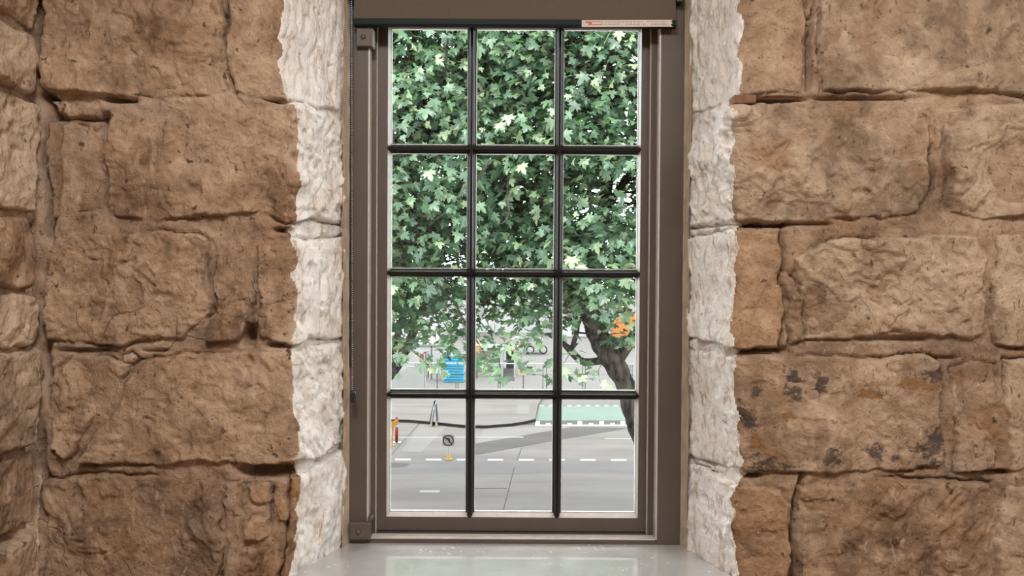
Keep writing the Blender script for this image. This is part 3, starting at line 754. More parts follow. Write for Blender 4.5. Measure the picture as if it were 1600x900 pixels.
for k in range(12):
    x = 843 + k * 14.5; flat('edge_dash', [(x, 633.2), (x + 6.5, 633.2), (x + 6.5, 634.9), (x, 634.9)], M['white_paint'], 0.007)
for k in range(-6, 14):
    x = 617.3 + k * 48.2; y = 718.2 + 0.003 * (x - 617)
    flat('lane_dash', [(x, y - 1.3), (x + 24.3, y - 1.3), (x + 24.3, y + 1.3), (x, y + 1.3)], M['white_paint'], 0.008)
flat('worn_line', [(560, 683), (818, 682.6), (818, 684.0), (560, 684.4)], M['faint_paint'], 0.0095)
flat('worn_line', [(945, 685), (1040, 685.3), (1040, 686.6), (945, 686.3)], M['faint_paint'], 0.0095)
flat('worn_line', [(657, 766), (688, 766), (686, 769.5), (655, 769.5)], M['faint_paint'], 0.004)
def seam(a, b, w=0.7):
    flat('joint', [(a[0] - w/2, a[1]), (a[0] + w/2, a[1]), (b[0] + w/2, b[1]), (b[0] - w/2, b[1])], M['joint'], 0.0085)
seam((656, 661), (608, 714)); seam((803.5, 731), (782, 815)); seam((815, 700), (808, 719))
flat('joint', [(742, 763), (792, 762.6), (792, 763.4), (742, 763.8)], M['joint'], 0.006)
# raised pavement island with dark kerb
kc = [(520, 656), (611, 655.2), (640, 655.8), (680, 659.5), (725, 664), (760, 664.8), (800, 661.5), (822, 658), (836, 654.5)]
top = [G(x, y, 0.13) for x, y in kc]
isl = [(p.x, p.y) for p in top] + [(G(841, 634.5).x, G(841, 634.5).y), (G(849, 622).x, G(849, 622).y), (G(500, 622).x, G(500, 622).y)]
island = tag(MB().prism(isl, 'z', 0.0, 0.13).build('pavement', M['asphalt']), kind='structure')
kb = MB()
for a, b in zip(top[:-1], top[1:]):
    d = Vector((b.x - a.x, b.y - a.y, 0)).normalized(); n = Vector((d.y, -d.x, 0)) * 0.05
    w_ = [(a.x, a.y), (b.x, b.y), (b.x + n.x, b.y + n.y), (a.x + n.x, a.y + n.y)]
    kb.prism(w_, 'z', 0.0, 0.134)
kb.build('kerb', M['kerb'], island)

# ------------------------------------------------------------------ street objects
M['red'] = xplain('red_orange_plastic', (0.32, 0.045, 0.025), 0.45)
M['orange'] = xplain('orange_plastic', (0.38, 0.10, 0.03), 0.45)
M['yellow'] = xplain('yellow_orange_board', (0.31, 0.165, 0.035), 0.5)
M['white'] = xplain('white_painted_metal', (0.28, 0.278, 0.275), 0.45)
M['sign_plate'] = xplain('pale_pinkish_sign_plate', (0.20, 0.178, 0.175), 0.4)
M['sign_black'] = xplain('sign_black', (0.018, 0.014, 0.014), 0.5)
M['grey_steel'] = xplain('grey_steel', (0.12, 0.117, 0.114), 0.4, metal=0.2)
M['pale_steel'] = xplain('pale_steel', (0.36, 0.36, 0.36), 0.4)
M['pale_panel'] = xplain('pale_grey_panel', (0.25, 0.245, 0.24), 0.7, var=0.05, scale=1.5)
M['shed'] = xplain('shed_grey_white', (0.33, 0.326, 0.322), 0.7)
M['dark_panel'] = xplain('dark_grey_panel', (0.055, 0.056, 0.058), 0.5)
M['olive'] = xplain('pale_olive_panel', (0.15, 0.16, 0.11), 0.6)
M['blue'] = xplain('bright_blue_plastic', (0.035, 0.23, 0.37), 0.4, var=0.25, scale=5)
M['blue_dark'] = xplain('dark_blue_tarp', (0.03, 0.10, 0.14), 0.5)
M['cream'] = xplain('cream_sign', (0.34, 0.28, 0.18), 0.5)
M['red_ink'] = xplain('red_lettering', (0.32, 0.06, 0.022), 0.5)
M['house_white'] = xplain('white_house_wall', (0.42, 0.415, 0.41), 0.8, scale=0.5)
M['house_roof'] = xplain('pale_grey_roof', (0.31, 0.307, 0.307), 0.7, scale=0.7)
M['brown_window'] = xplain('brown_window', (0.13, 0.07, 0.06), 0.4)
M['exc_orange'] = xplain('excavator_orange', (0.38, 0.15, 0.05), 0.45)
M['tyre'] = xplain('black_tyre', (0.02, 0.02, 0.02), 0.8)
M['brick_red'] = xplain('red_brick_wall', (0.20, 0.06, 0.045), 0.85, scale=2)

def tpart(parent, name, mb_, m, smooth=False): return mb_.build(name, m, parent, smooth)
def Yof(y): return G(800, y).y           # distance of a foot seen at image height y

# turning-ban sign on a weighted foot
b = G(701, 718.6); sg = empty('traffic_sign', b); tag(sg, 'round black-ringed no left turn sign on pale pole in street', 'sign')
Y = b.y; s = Y / F
c = P(700.5, 688, Y)
tpart(sg, 'foot', MB().lathe([(0.15, 0.0), (0.14, 0.04), (0.06, 0.07), (0.045, 0.24), (0.0, 0.245)], b, 'z', 12), M['yellow'], True)
tpart(sg, 'pole', MB().tube([b + Vector((0, 0, 0.2)), Vector((b.x, Y, c.z - 8.5*s))], 0.022, 8), M['white'])
r8 = 9.2 * s; k = r8 * 0.25
plate = tpart(sg, 'plate', MB().prism([(c.x - r8, c.z - r8 + k), (c.x - r8 + k, c.z - r8), (c.x + r8 - k, c.z - r8), (c.x + r8, c.z - r8 + k), (c.x + r8, c.z + r8 - k), (c.x + r8 - k, c.z + r8), (c.x - r8 + k, c.z + r8), (c.x - r8, c.z + r8 - k)], 'y', Y - 0.01, Y + 0.005), M['sign_plate'])
def ring_y(mb_, cx, cz, r0, r1, y0, y1, seg=28):
    for i in range(seg):
        a0, a1 = 2*math.pi*i/seg, 2*math.pi*(i+1)/seg
        mb_.prism([(cx + r0*math.cos(a0), cz + r0*math.sin(a0)), (cx + r1*math.cos(a0), cz + r1*math.sin(a0)), (cx + r1*math.cos(a1), cz + r1*math.sin(a1)), (cx + r0*math.cos(a1), cz + r0*math.sin(a1))], 'y', y0, y1)
    return mb_
tpart(sg, 'ring', ring_y(MB(), c.x, c.z, 7.0*s, 8.6*s, Y - 0.014, Y - 0.0101), M['sign_black'])
def stroke(mb_, pts, w, y0, y1):         # pts in sign units, x right, z up
    for (ax, az), (bx, bz) in zip(pts[:-1], pts[1:]):
        d = Vector((bx-ax, bz-az)); d.normalize(); n = Vector((-d.y, d.x)) * w / 2; e = d * w * 0.3
        mb_.prism([(c.x + (ax - e.x + n.x)*s, c.z + (az - e.y + n.y)*s), (c.x + (bx + e.x + n.x)*s, c.z + (bz + e.y + n.y)*s), (c.x + (bx + e.x - n.x)*s, c.z + (bz + e.y - n.y)*s), (c.x + (ax - e.x - n.x)*s, c.z + (az - e.y - n.y)*s)], 'y', y0, y1)
    return mb_
ar = stroke(MB(), [(1.6, -3.2), (1.9, 0.6), (1.0, 2.2), (-1.2, 2.2)], 1.7, Y - 0.013, Y - 0.0102)
ar.prism([(c.x - 1.0*s, c.z + 4.0*s), (c.x - 4.2*s, c.z + 2.2*s), (c.x - 1.0*s, c.z + 0.4*s)], 'y', Y - 0.013, Y - 0.0102)
tpart(sg, 'arrow', ar, M['sign_black'])
tpart(sg, 'slash', stroke(MB(), [(-5.2, 5.2), (5.2, -5.2)], 1.5, Y - 0.016, Y - 0.0132), M['sign_black'])

# red bollard and yellow barrier board
b = G(619.7, 692); bo = empty('bollard', b); tag(bo, 'red-orange plastic bollard on black rubber base beside barrier board', 'bollard')
s = b.y / F
tpart(bo, 'base', MB().lathe([(8*s, 0), (7.5*s, 1.4*s), (3.5*s, 2.2*s), (0, 2.2*s)], b, 'z', 8), M['black'])
tpart(bo, 'tube', MB().lathe([(2.6*s, 2*s), (2.4*s, 26*s), (2.4*s, 34*s), (1.2*s, 37*s), (2.0*s, 38.5*s), (1.6*s, 41.5*s), (0, 42*s)], b, 'z', 12), M['red'], True)
tpart(bo, 'band', MB().lathe([(2.5*s, 23.5*s), (2.55*s, 26*s), (2.5*s, 28*s)], b, 'z', 12), M['white'], True)
b = G(613.6, 697); bd = empty('barrier_board', b); tag(bd, 'yellow-orange slanted barrier board on yellow leg beside red bollard', 'barrier')
s = b.y / F; Y = b.y
def bp(px, py): q_ = P(px, py, Y); return (q_.x, q_.z)
tpart(bd, 'board', MB().prism([bp(604, 671), bp(604, 663), bp(622.3, 655), bp(622.3, 664)], 'y', Y - 0.03, Y + 0.03), M['yellow'])
for (x0, x1) in ((606, 609), (612, 615), (618, 621)):
    tpart(bd, 'stripe', MB().prism([bp(x0, 669.5 - (x0-604)*.45), bp(x1, 661.8 - (x1-604)*.44), bp(x1 + 1, 661.4 - (x1-604)*.44), bp(x0 + 1, 669.1 - (x0-604)*.45)], 'y', Y - 0.034, Y - 0.0301), M['orange'])
for x in (613.5, 605):
    t0, t1 = P(x, 666, Y), G(x + 1, 694)
    tpart(bd, 'leg', MB().tube([(t0.x, Y + .035, t0.z), (t1.x, Y + .035, 0.03)], 1.3*s, 6), M['yellow'])
    tpart(bd, 'foot', MB().box((t1.x - 3*s, Y - 0.1, 0), (t1.x + 3*s, Y + 0.2, 1.4*s)), M['yellow'])

# A-frame board seen nearly edge on
b = G(677, 667); af = empty('sandwich_board', b); tag(af, 'white A-frame sandwich board standing on the dark kerb edge', 'sandwich board')
s = b.y / F; Y = b.y
for sx, foot in ((-1, 673), (1, 681.5)):
    p0, p1 = P(foot, 666.5, Y), P(678.6, 628.5, Y); dx = 1.0*s; x_in = -sx * 1.0 * s
    prf = [(p0.x - dx, 0.012), (p0.x + dx, 0.012), (p1.x + dx, p1.z), (p1.x - dx, p1.z)]
    pn = tpart(af, 'panel', MB().prism(prf, 'y', Y, Y + 0.55), M['white'])
    tpart(af, 'poster', MB().prism([(x + sx * 1.3 * s * (1 if (x - (p0.x if i_ < 2 else p1.x)) * sx > 0 else 0.0) , z) for i_, (x, z) in enumerate([(p0.x, 0.25), (p0.x + sx*dx, 0.25), (p1.x + sx*dx, p1.z - 0.12), (p1.x, p1.z - 0.12)])], 'y', Y + 0.03, Y + 0.5), M['dark_panel'])
    tpart(af, 'foot', MB().box((p0.x - 2*s, Y - 0.03, 0), (p0.x + 2*s, Y + 0.58, 0.06)), M['yellow'])

# pale hoarding panel with sloping end
YF = Yof(612.5)
def prism_px(poly, Y, th):
    pts = [(P(x, y, Y).x, P(x, y, Y).z) for x, y in poly]
    return MB().prism(pts, 'y', Y, Y + th)
hb = tpart(None, 'site_hoarding', prism_px([(540, 613), (540, 592), (600, 590), (612, 586), (624, 580), (637, 574.5), (663, 574.2), (663.5, 613)], YF - 0.3, 0.12), M['pale_panel'])
tag(hb, 'pale grey site hoarding panel with sloping top beside the fence', 'hoarding')
cp = MB(); pts = [P(x, y, YF - 0.3) for x, y in [(637, 573.6), (664.3, 573.3), (664.5, 613)]]
cp.tube([p + Vector((0, 0.06, 0)) for p in pts], 0.045, 6); tpart(hb, 'edge_trim', cp, M['white'])

# temporary steel fence, panel by panel
fence_x = [(651, 713), (715, 779), (781, 849), (853, 911), (913.5, 985), (987, 1060), (560, 649)]
flab = ['beside the grey hoarding', 'in front of the pale olive cabin', 'in front of the orange-roofed walkway', 'behind the hanging maple leaves', 'behind the leaning tree trunk', 'beyond the leaning tree trunk', 'behind the grey hoarding']
for (xa, xb), fl in zip(fence_x, flab):
    A, B = P(xa, 612, YF), P(xb, 612, YF); h = 1.72
    pn = empty('fence_panel', ((A.x + B.x)/2, YF, 0)); tag(pn, 'steel mesh temporary fence panel ' + fl, 'fence panel', 'temporary fence panels')
    r = 0.028
    for x in (A.x + r, B.x - r): tpart(pn, 'post', MB().tube([(x, YF, 0.0), (x, YF, h)], r, 6), M['grey_steel'])
    tpart(pn, 'top_rail', MB().tube([(A.x, YF, h), (B.x, YF, h)], r * 1.25, 6), M['pale_steel'])
    tpart(pn, 'bottom_rail', MB().tube([(A.x, YF, 0.12), (B.x, YF, 0.12)], r * 0.7, 6), M['grey_steel'])
    tpart(pn, 'mid_rail', MB().tube([(A.x, YF, h*0.62), (B.x, YF, h*0.62)], r * 0.35, 6), M['grey_steel'])
    wr = MB(); nw = max(2, int((B.x - A.x) / 0.12))
    for k in range(1, nw):
        x = A.x + (B.x - A.x) * k / nw; wr.tube([(x, YF, 0.12), (x, YF, h)], 0.0015, 3, cap=False)
    tag(tpart(pn, 'mesh_wire', wr, M['grey_steel']), kind='stuff')

def text_mesh(txt, size, name):
    cu = bpy.data.curves.new(name, 'FONT'); cu.body = txt; cu.size = size; cu.extrude = 0.002; cu.align_x = 'CENTER'; cu.align_y = 'CENTER'; cu.resolution_u = 2
    cu.offset = size * 0.03
    o_ = bpy.data.objects.new(name, cu); COL.objects.link(o_); bpy.context.view_layer.update()
    me_ = bpy.data.meshes.new_from_object(o_.evaluated_get(bpy.context.evaluated_depsgraph_get()))
    bpy.data.objects.remove(o_); bpy.data.curves.remove(cu); me_.name = name
    return me_
# cream signs with red letters on black posts
for (px, x0, x1, y0, y1, top_, what) in ((683, 673, 685, 571.5, 583.5, 560, 'beside the blue stack'), (817.5, 809.5, 822.5, 574, 586, 565, 'before the orange-roofed walkway')):
    Y = YF - 0.12; f0 = Vector((P(px, 613, Y).x, Y, 0)); sp = empty('site_sign', f0)
    tag(sp, 'small cream sign with red letters on black post ' + what, 'sign')
    tpart(sp, 'post', MB().tube([f0, Vector((f0.x, Y, P(px, top_, Y).z))], 0.035, 6), M['black'])
    a, b_ = P(x0, y1, Y - 0.05), P(x1, y0, Y - 0.05)
    tpart(sp, 'board', MB().box((a.x, Y - 0.06, a.z), (b_.x, Y - 0.036, b_.z)), M['cream'])
    me_ = text_mesh('TPM', (b_.z - a.z) * 0.5, 'letters'); me_.materials.append(M['red_ink'])
    lt = link('letters', me_, None, ((a.x + b_.x)/2, Y - 0.063, a.z + (b_.z - a.z) * 0.72)); lt.rotation_euler = (math.pi/2, 0, 0); wparent(lt, sp)
    tpart(sp, 'small_print', MB().box((a.x + 0.08, Y - 0.0625, a.z + 0.12), (b_.x - 0.08, Y - 0.0605, a.z + 0.15)).box((a.x + 0.14, Y - 0.0625, a.z + 0.05), (b_.x - 0.14, Y - 0.0605, a.z + 0.08)), M['yellow'])
    tpart(sp, 'foot', MB().box((f0.x - 0.16, Y - 0.08, 0), (f0.x + 0.2, Y + 0.08, 0.07)), M['yellow'])
b = G(800.7, 612.3) + Vector((0, -0.5, 0)); s = b.y / F
cn = empty('traffic_cone', b); tag(cn, 'small slim orange cone at the foot of the fence', 'cone')
tpart(cn, 'body', MB().lathe([(1.4*s, 0.03), (1.1*s, 6*s), (0.7*s, 9.5*s), (0, 9.8*s)], b, 'z', 10), M['orange'], True)
tpart(cn, 'base', MB().box((b.x - 2.2*s, b.y - 2.2*s, 0), (b.x + 2.2*s, b.y + 2.2*s, 0.035)), M['black'])

# stack of bright blue plastic boards
YB = Yof(598.5); s = YB / F
for k in range(10):
    a, b_ = P(692.5 + (0.6 if k % 2 else 0), 598 - k*4.25, YB), P(724.5 - (0.9 if k % 3 else 0), 598 - k*4.25 - 3.5, YB)
    o = MB().box((a.x, YB + random.uniform(0, .06), max(0.01, a.z)), (b_.x, YB + 1.1, b_.z), bevel=0.03).build('blue_pallet', M['blue'])
    nth = ('lowest, lying on the ground', 'second from the ground', 'third from the ground', 'fourth from the ground', 'fifth from the ground', 'sixth from the ground', 'seventh from the ground', 'eighth from the ground', 'just under the topmost', 'topmost, under the folded tarp')[k]
    tag(o, 'bright blue plastic pallet of the fenced stack, ' + nth, 'pallet', 'blue plastic pallets in a stack')
tpz = P(700, 553, YB).z
o = MB().prism([(P(692, 552, YB).x, P(700, 556.0, YB).z), (P(703, 556, YB).x, P(700, 556.0, YB).z), (P(702, 550, YB).x, P(700, 552, YB).z), (P(694, 550, YB).x, P(700, 550, YB).z)], 'y', YB + 0.1, YB + 0.9).build('folded_tarp', M['blue_dark'])
tag(o, 'dark blue folded tarp on top of the bright blue pallet stack', 'tarp')

# grey site shed
YS = YB + 1.6; def_ = None
sh = empty('site_shed', (P(672, 560, YS).x, YS, 0)); tag(sh, 'grey white site shed with dark narrow windows behind the fence', 'shed')
xa, xb = P(648, 570, YS).x, P(691.5, 570, YS).x; zt_ = P(670, 540, YS).z
tpart(sh, 'wall', MB().box((xa, YS, 0), (xb, YS + 3, zt_)), M['shed'])
tpart(sh, 'roof', MB().box((xa - 0.1, YS - 0.12, zt_), (xb + 0.1, YS + 3.1, zt_ + 0.1)), M['pale_panel'])
for (x0, x1, y0, y1) in ((664.5, 670, 552, 573), (664.5, 670, 576, 590)):
    a, b_ = P(x0, y1, YS), P(x1, y0, YS)
    w_ = tpart(sh, 'window', MB().box((a.x, YS - 0.03, a.z), (b_.x, YS + 0.02, b_.z)), M['dark_panel'])
    tpart(sh, 'mullion', MB().box(((a.x+b_.x)/2 - 0.03, YS - 0.05, a.z), ((a.x+b_.x)/2 + 0.03, YS - 0.031, b_.z)), M['pale_steel'])
tpart(sh, 'corner_post', MB().box((P(673.5, 560, YS).x, YS - 0.04, 0), (P(675, 560, YS).x, YS - 0.001, zt_)), M['dark_panel'])
a, b_ = P(656, 571, YS), P(662, 553, YS); tpart(sh, 'red_panel', MB().box((a.x, YS - 0.05, a.z), (b_.x, YS - 0.001, b_.z)), M['brick_red'])

# pale olive cabin
YC = Yof(587); cb = empty('olive_cabin', (P(765, 580, YC).x, YC, 0)); tag(cb, 'pale olive site cabin on grey plinth behind the fence', 'cabin')
xa, xb = P(747, 570, YC).x, P(780.5, 570, YC).x; z0, z1 = P(760, 582, YC).z, P(760, 544, YC).z
tpart(cb, 'plinth', MB().box((xa - 0.05, YC, 0), (xb + 0.05, YC + 2.2, z0)), M['shed'])
tpart(cb, 'wall', MB().box((xa, YC + 0.04, z0), (xb, YC + 2.1, z1)), M['olive'])
a, b_ = P(766, 560, YC), P(780, 553.5, YC); tpart(cb, 'window', MB().box((a.x, YC + 0.0, a.z), (b_.x, YC + 0.05, b_.z)), M['white'])
a, b_ = P(748, 549, YC), P(762, 546.5, YC); tpart(cb, 'vent', MB().box((a.x, YC + 0.0, a.z), (b_.x, YC + 0.05, b_.z)), M['white'])
tpart(cb, 'roof', MB().box((xa - 0.1, YC - 0.06, z1), (xb + 0.1, YC + 2.2, z1 + 0.08)), M['white'])

# covered walkway with orange roof and pale posts
YW = Yof(590); wk = empty('covered_walkway', (P(803, 580, YW).x, YW, 0)); tag(wk, 'covered walkway with orange and white roof on pale posts behind fence', 'shelter')
YW2 = YW + 5.0
xa, xb = P(783, 570, YW).x, P(791, 570, YW).x
tpart(wk, 'side_wall', MB().prism([(YW, 0), (YW2, 0), (YW2, P(787, 540, YW2).z), (YW, P(787, 546, YW).z)], 'x', xa, xa + 0.12), M['white'])
tpart(wk, 'floor_slab', MB().box((xa, YW - 1.6, 0), (P(804, 590, YW).x, YW2, 0.05)), M['slab_dark'])
gx_a, gx_b = P(791, 560, YW2).x, P(803, 560, YW2).x
gt = tpart(wk, 'gate', MB().box((gx_a, YW2, 0.05), (gx_b, YW2 + 0.06, P(800, 549, YW2).z)), M['dark_panel'])
for k, px in enumerate((804, 807.3, 811, 815)):
    yk = YW + k * 1.3; x = P(px, 570, yk).x
    tpart(wk, 'post', MB().tube([(x, yk, 0), (x, yk, P(px, 548.5, yk).z)], 0.05, 6), M['pale_steel'])
for k, (p0, p1, ya, m) in enumerate(((787, 804, 548.5, 'orange'), (802, 823, 544, 'white'), (804, 822, 540.5, 'orange'), (789, 805, 545.5, 'white'))):
    yk = YW + 0.4 + k * 1.1
    a, b_ = P(p0, ya, yk), P(p1, ya - 3.2, yk)
    tpart(wk, 'roof_board', MB().box((a.x, yk, a.z), (b_.x, yk + 1.0, b_.z), bevel=0.02), M[m])
tpart(wk, 'roof_board', MB().box((P(740, 548, YW).x, YW - 0.5, P(740, 550, YW).z), (P(751, 548, YW).x, YW + 0.4, P(740, 539, YW).z), bevel=0.05), M['orange'])
for px in (743, 746): tpart(wk, 'post', MB().tube([(P(px, 560, YW).x, YW - 0.4, 0), (P(px, 560, YW).x, YW - 0.4, P(px, 549, YW).z)], 0.05, 6), M['grey_steel'])

# white loader with raised arm
YL = Yof(553.5); ld = empty('loader', (P(825, 550, YL).x, YL, 0)); tag(ld, 'white wheeled loader with raised arm parked beyond the fence', 'loader')
s = YL / F
def lb(name, poly, th, m, dy=0.0): tpart(ld, name, prism_px(poly, YL + dy, th), M[m])
lb('body', [(797, 546), (798, 533), (806, 527), (818, 530), (826, 527), (848, 530), (851, 541), (845, 546)], 1.7, 'white')
lb('arm', [(803, 516), (808, 512.5), (830, 527), (827, 532), (806, 517.5), (804, 520)], 0.25, 'white', -0.3)
lb('cab', [(829, 531), (831, 521), (842, 521), (845, 531)], 1.4, 'pale_panel', 0.1)
for px in (828.5, 849):
    cw = P(px, 546.7, YL - 0.25)
    w_ = tpart(ld, 'wheel', MB().lathe([(0.0, 0.0), (6.3*s, 0.0), (6.6*s, 0.05), (6.6*s, 0.3), (6.2*s, 0.35), (0, 0.35)], cw, 'y', 20), M['tyre'], False)
    h_ = tpart(ld, 'hub', MB().lathe([(0.0, -0.03), (2.2*s, -0.03), (4.4*s, -0.012), (4.6*s, 0.002)], cw, 'y', 16), M['white'])

# white house with brown windows far left
YH = 84.0; hs = empty('white_house', (P(640, 500, YH).x, YH, 0)); tag(hs, 'white house with brown windows and pale roof beyond the trees', 'house')
xa, xb = P(470, 480, YH).x, P(690, 480, YH).x; zt_ = P(640, 466, YH).z
tpart(hs, 'wall', MB().box((xa, YH, 0), (xb, YH + 8, zt_)), M['house_white'])
tpart(hs, 'roof', MB().prism([(YH - 0.6, zt_ - 0.05), (YH + 4, zt_ + 1.6), (YH + 8.6, zt_ - 0.05)], 'x', xa - 0.5, xb + 0.5), M['house_roof'])
for (x0, x1, y0, y1) in ((621.5, 629, 466.8, 474.5), (632, 644, 466.8, 489), (646, 655, 466.8, 475), (600, 610, 467, 488), (668, 680, 467, 488), (560, 575, 467, 488)):
    a, b_ = P(x0, y1, YH), P(x1, y0, YH)
    w_ = tpart(hs, 'window', MB().box((a.x, YH - 0.08, a.z), (b_.x, YH + 0.05, b_.z)), M['brown_window'])
    tpart(hs, 'window_frame', MB().box((a.x - 0.09, YH - 0.12, a.z - 0.09), (a.x, YH - 0.01, b_.z)).box((b_.x, YH - 0.12, a.z - 0.09), (b_.x + 0.09, YH - 0.01, b_.z)).box((a.x, YH - 0.12, a.z - 0.09), (b_.x, YH - 0.01, a.z)), M['white'])
tpart(hs, 'terrace_wall', MB().box((xa, YH - 3.0, 0), (xb, YH - 2.8, P(640, 493, YH - 3).z)), M['house_white'])

# long pale building behind the site, and a red and white shop front on the right
YP = 96.0; pb2 = empty('pale_building', (P(780, 500, YP).x, YP, 0)); tag(pb2, 'long pale grey building behind the building site', 'building')
xa, xb = P(700, 480, YP).x, P(862, 480, YP).x
tpart(pb2, 'wall', MB().box((xa, YP, 0), (xb, YP + 8, P(780, 455, YP).z)), M['house_white'])
tpart(pb2, 'roof', MB().box((xa - 0.4, YP - 0.4, P(780, 455, YP).z), (xb + 0.4, YP + 8, P(780, 451, YP).z)), M['house_roof'])
for x in (748, 772, 800, 826, 848):
    a, b_ = P(x, 496, YP), P(x + 9, 476, YP); w_ = tpart(pb2, 'window', MB().box((a.x, YP - 0.06, a.z), (b_.x, YP + 0.05, b_.z)), M['pale_panel'])
YR = 90.0; sf = empty('shop_building', (P(900, 500, YR).x, YR, 0)); tag(sf, 'white building with red door panels seen past the right tree', 'building')
xa, xb = P(874, 480, YR).x, P(960, 480, YR).x
tpart(sf, 'wall', MB().box((xa, YR, 0), (xb, YR + 8, P(900, 470, YR).z)), M['house_white'])
tpart(sf, 'awning', MB().prism([(YR - 1.2, P(900, 476, YR - 1.2).z), (YR, P(900, 470, YR).z), (YR, P(900, 460, YR).z)], 'x', xa, xb), M['house_roof'])
for (x0, x1, y0, y1, m) in ((882.5, 887, 478, 491, 'brick_red'), (889, 893, 479, 484, 'dark_panel'), (889, 893, 486, 490, 'dark_panel'), (900, 906, 478, 491, 'brick_red'), (886, 908, 491.5, 493.5, 'brick_red')):
    a, b_ = P(x0, y1, YR), P(x1, y0, YR); tpart(sf, 'door_panel' if m == 'brick_red' else 'window', MB().box((a.x, YR - 0.08, a.z), (b_.x, YR + 0.05, b_.z)), M[m])

# orange excavator
YE = 76.0; ex = empty('excavator', (P(950, 540, YE).x, YE, 0)); tag(ex, 'orange excavator with raised boom half hidden behind the right tree', 'excavator')
def eb(name, poly, th, m, dy=0.0): tpart(ex, name, prism_px(poly, YE + dy, th), M[m])
eb('body', [(958, 528), (958, 503), (966, 494), (1004, 488), (1012, 500), (1012, 528)], 2.2, 'exc_orange')
eb('cab', [(960, 502), (962, 482), (978, 479), (983, 496)], 1.4, 'exc_orange', 0.2)
eb('cab_window', [(962.5, 498), (964, 485), (975, 483), (977, 495)], 0.05, 'dark_panel', 0.12)
eb('boom', [(958, 490), (962, 482), (915, 452), (886, 436), (874, 446), (884, 452), (912, 462)], 0.5, 'exc_orange', 0.6)
eb('stick', [(876, 440), (884, 444), (893, 474), (886, 478)], 0.4, 'exc_orange', 0.6)
eb('counterweight', [(1004, 490), (1022, 494), (1022, 526), (1004, 526)], 2.0, 'exc_orange', 0.1)
for dy in (0.0, 1.7): eb('track', [(942, 543.5), (936, 537), (942, 529), (1016, 529), (1022, 537), (1016, 543.5)], 0.5, 'tyre', dy)

# ================================================================== TREES
def bark_mat():
    t = NT('grey_brown_bark'); p = t.pos()
    n = t.noise(t.mapping(p, (9, 9, 2.2)), 1.0, 8, 0.7); n2 = t.noise(p, 3, 4)
    c = t.ramp(n, [(0.40, (0.0045, 0.004, 0.0035)), (0.60, (0.038, 0.031, 0.025))])
    c = t.mix(t.ramp(n2, [(0.55, 0.0), (0.68, 0.55)]), c, (0.060, 0.047, 0.036))
    t.bump(n, 0.9, 0.05)
    return t.set(c, 0.9, 0.05)
M['bark'] = bark_mat()
def leaf_mat(name, rnd_kind):
    t = NT(name)
    r = t.node('ShaderNodeNewGeometry').outputs['Random Per Island'] if rnd_kind == 'island' else t.node('ShaderNodeObjectInfo').outputs['Random']
    c = t.ramp(r, [(0.0, (0.019, 0.041, 0.022)), (0.45, (0.036, 0.070, 0.036)), (0.75, (0.074, 0.118, 0.064)), (1.0, (0.138, 0.172, 0.095))])
    t.set(c, 0.42, 0.45)
    tr = t.node('ShaderNodeBsdfTranslucent', {'Color': t.mix(1.0, c, (1.25, 1.35, 0.75), 'MULTIPLY')})
    mx = t.node('ShaderNodeMixShader', {0: 0.38, 1: t.b.outputs[0], 2: tr.outputs[0]})
    t.l.new(mx.outputs[0], t.out.inputs['Surface'])
    return t.mat
M['leaf'] = leaf_mat('maple_leaf', 'object'); M['foliage'] = leaf_mat('maple_foliage', 'island')

# lobed maple leaf, unit width, stalk end at the origin, tip along +Y, gently folded
half = [(0.0, 0.08), (0.12, 0.05), (0.34, -0.02), (0.27, 0.16), (0.60, 0.33), (0.40, 0.40), (0.46, 0.60), (0.17, 0.46), (0.20, 0.72), (0.0, 1.0)]
out = half + [(-x, y) for x, y in half[-2:0:-1]]
LV = np.array([(0.0, 0.36, 0.0)] + [(x, y, 0.16 * abs(x) - 0.22 * (y - 0.4)**2 - 0.10 * x * x) for x, y in out])
nl = len(out); LF = np.array([(0, 1 + i, 1 + (i + 1) % nl) for i in range(nl)])
leaf_me = arrays_mesh('leaf', LV, LF, [M['leaf']], None, False)

def smooth_path(pts, rad, n=5):
    P_ = [Vector(p) for p in pts]; o, r = [], []
    for i in range(len(P_) - 1):
        p0, p1, p2, p3 = P_[max(i-1, 0)], P_[i], P_[i+1], P_[min(i+2, len(P_)-1)]
        for k in range(n):
            t = k / n
            o.append(0.5 * ((2*p1) + (p2-p0)*t + (2*p0-5*p1+4*p2-p3)*t*t + (3*p1-p0-3*p2+p3)*t**3)); r.append(rad[i] + (rad[i+1]-rad[i])*t)
    o.append(P_[-1]); r.append(rad[-1])
    return o, r

def zmin_at(x):                          # underside of the two crowns over the pavement
    return np.interp(x, [-9, -4.0, -2.4, -1.0, 0.3, 1.2, 2.6, 4.5, 9], [5.5, 5.5, 5.55, 5.65, 5.72, 5.95, 6.15, 5.9, 5.5])

def crown_floor(p):                      # the crowns are lifted higher towards the house
    return 7.0 - (7.0 - float(zmin_at(p[0] * 17.0 / max(p[1], 8)))) * p[1] / 17.0

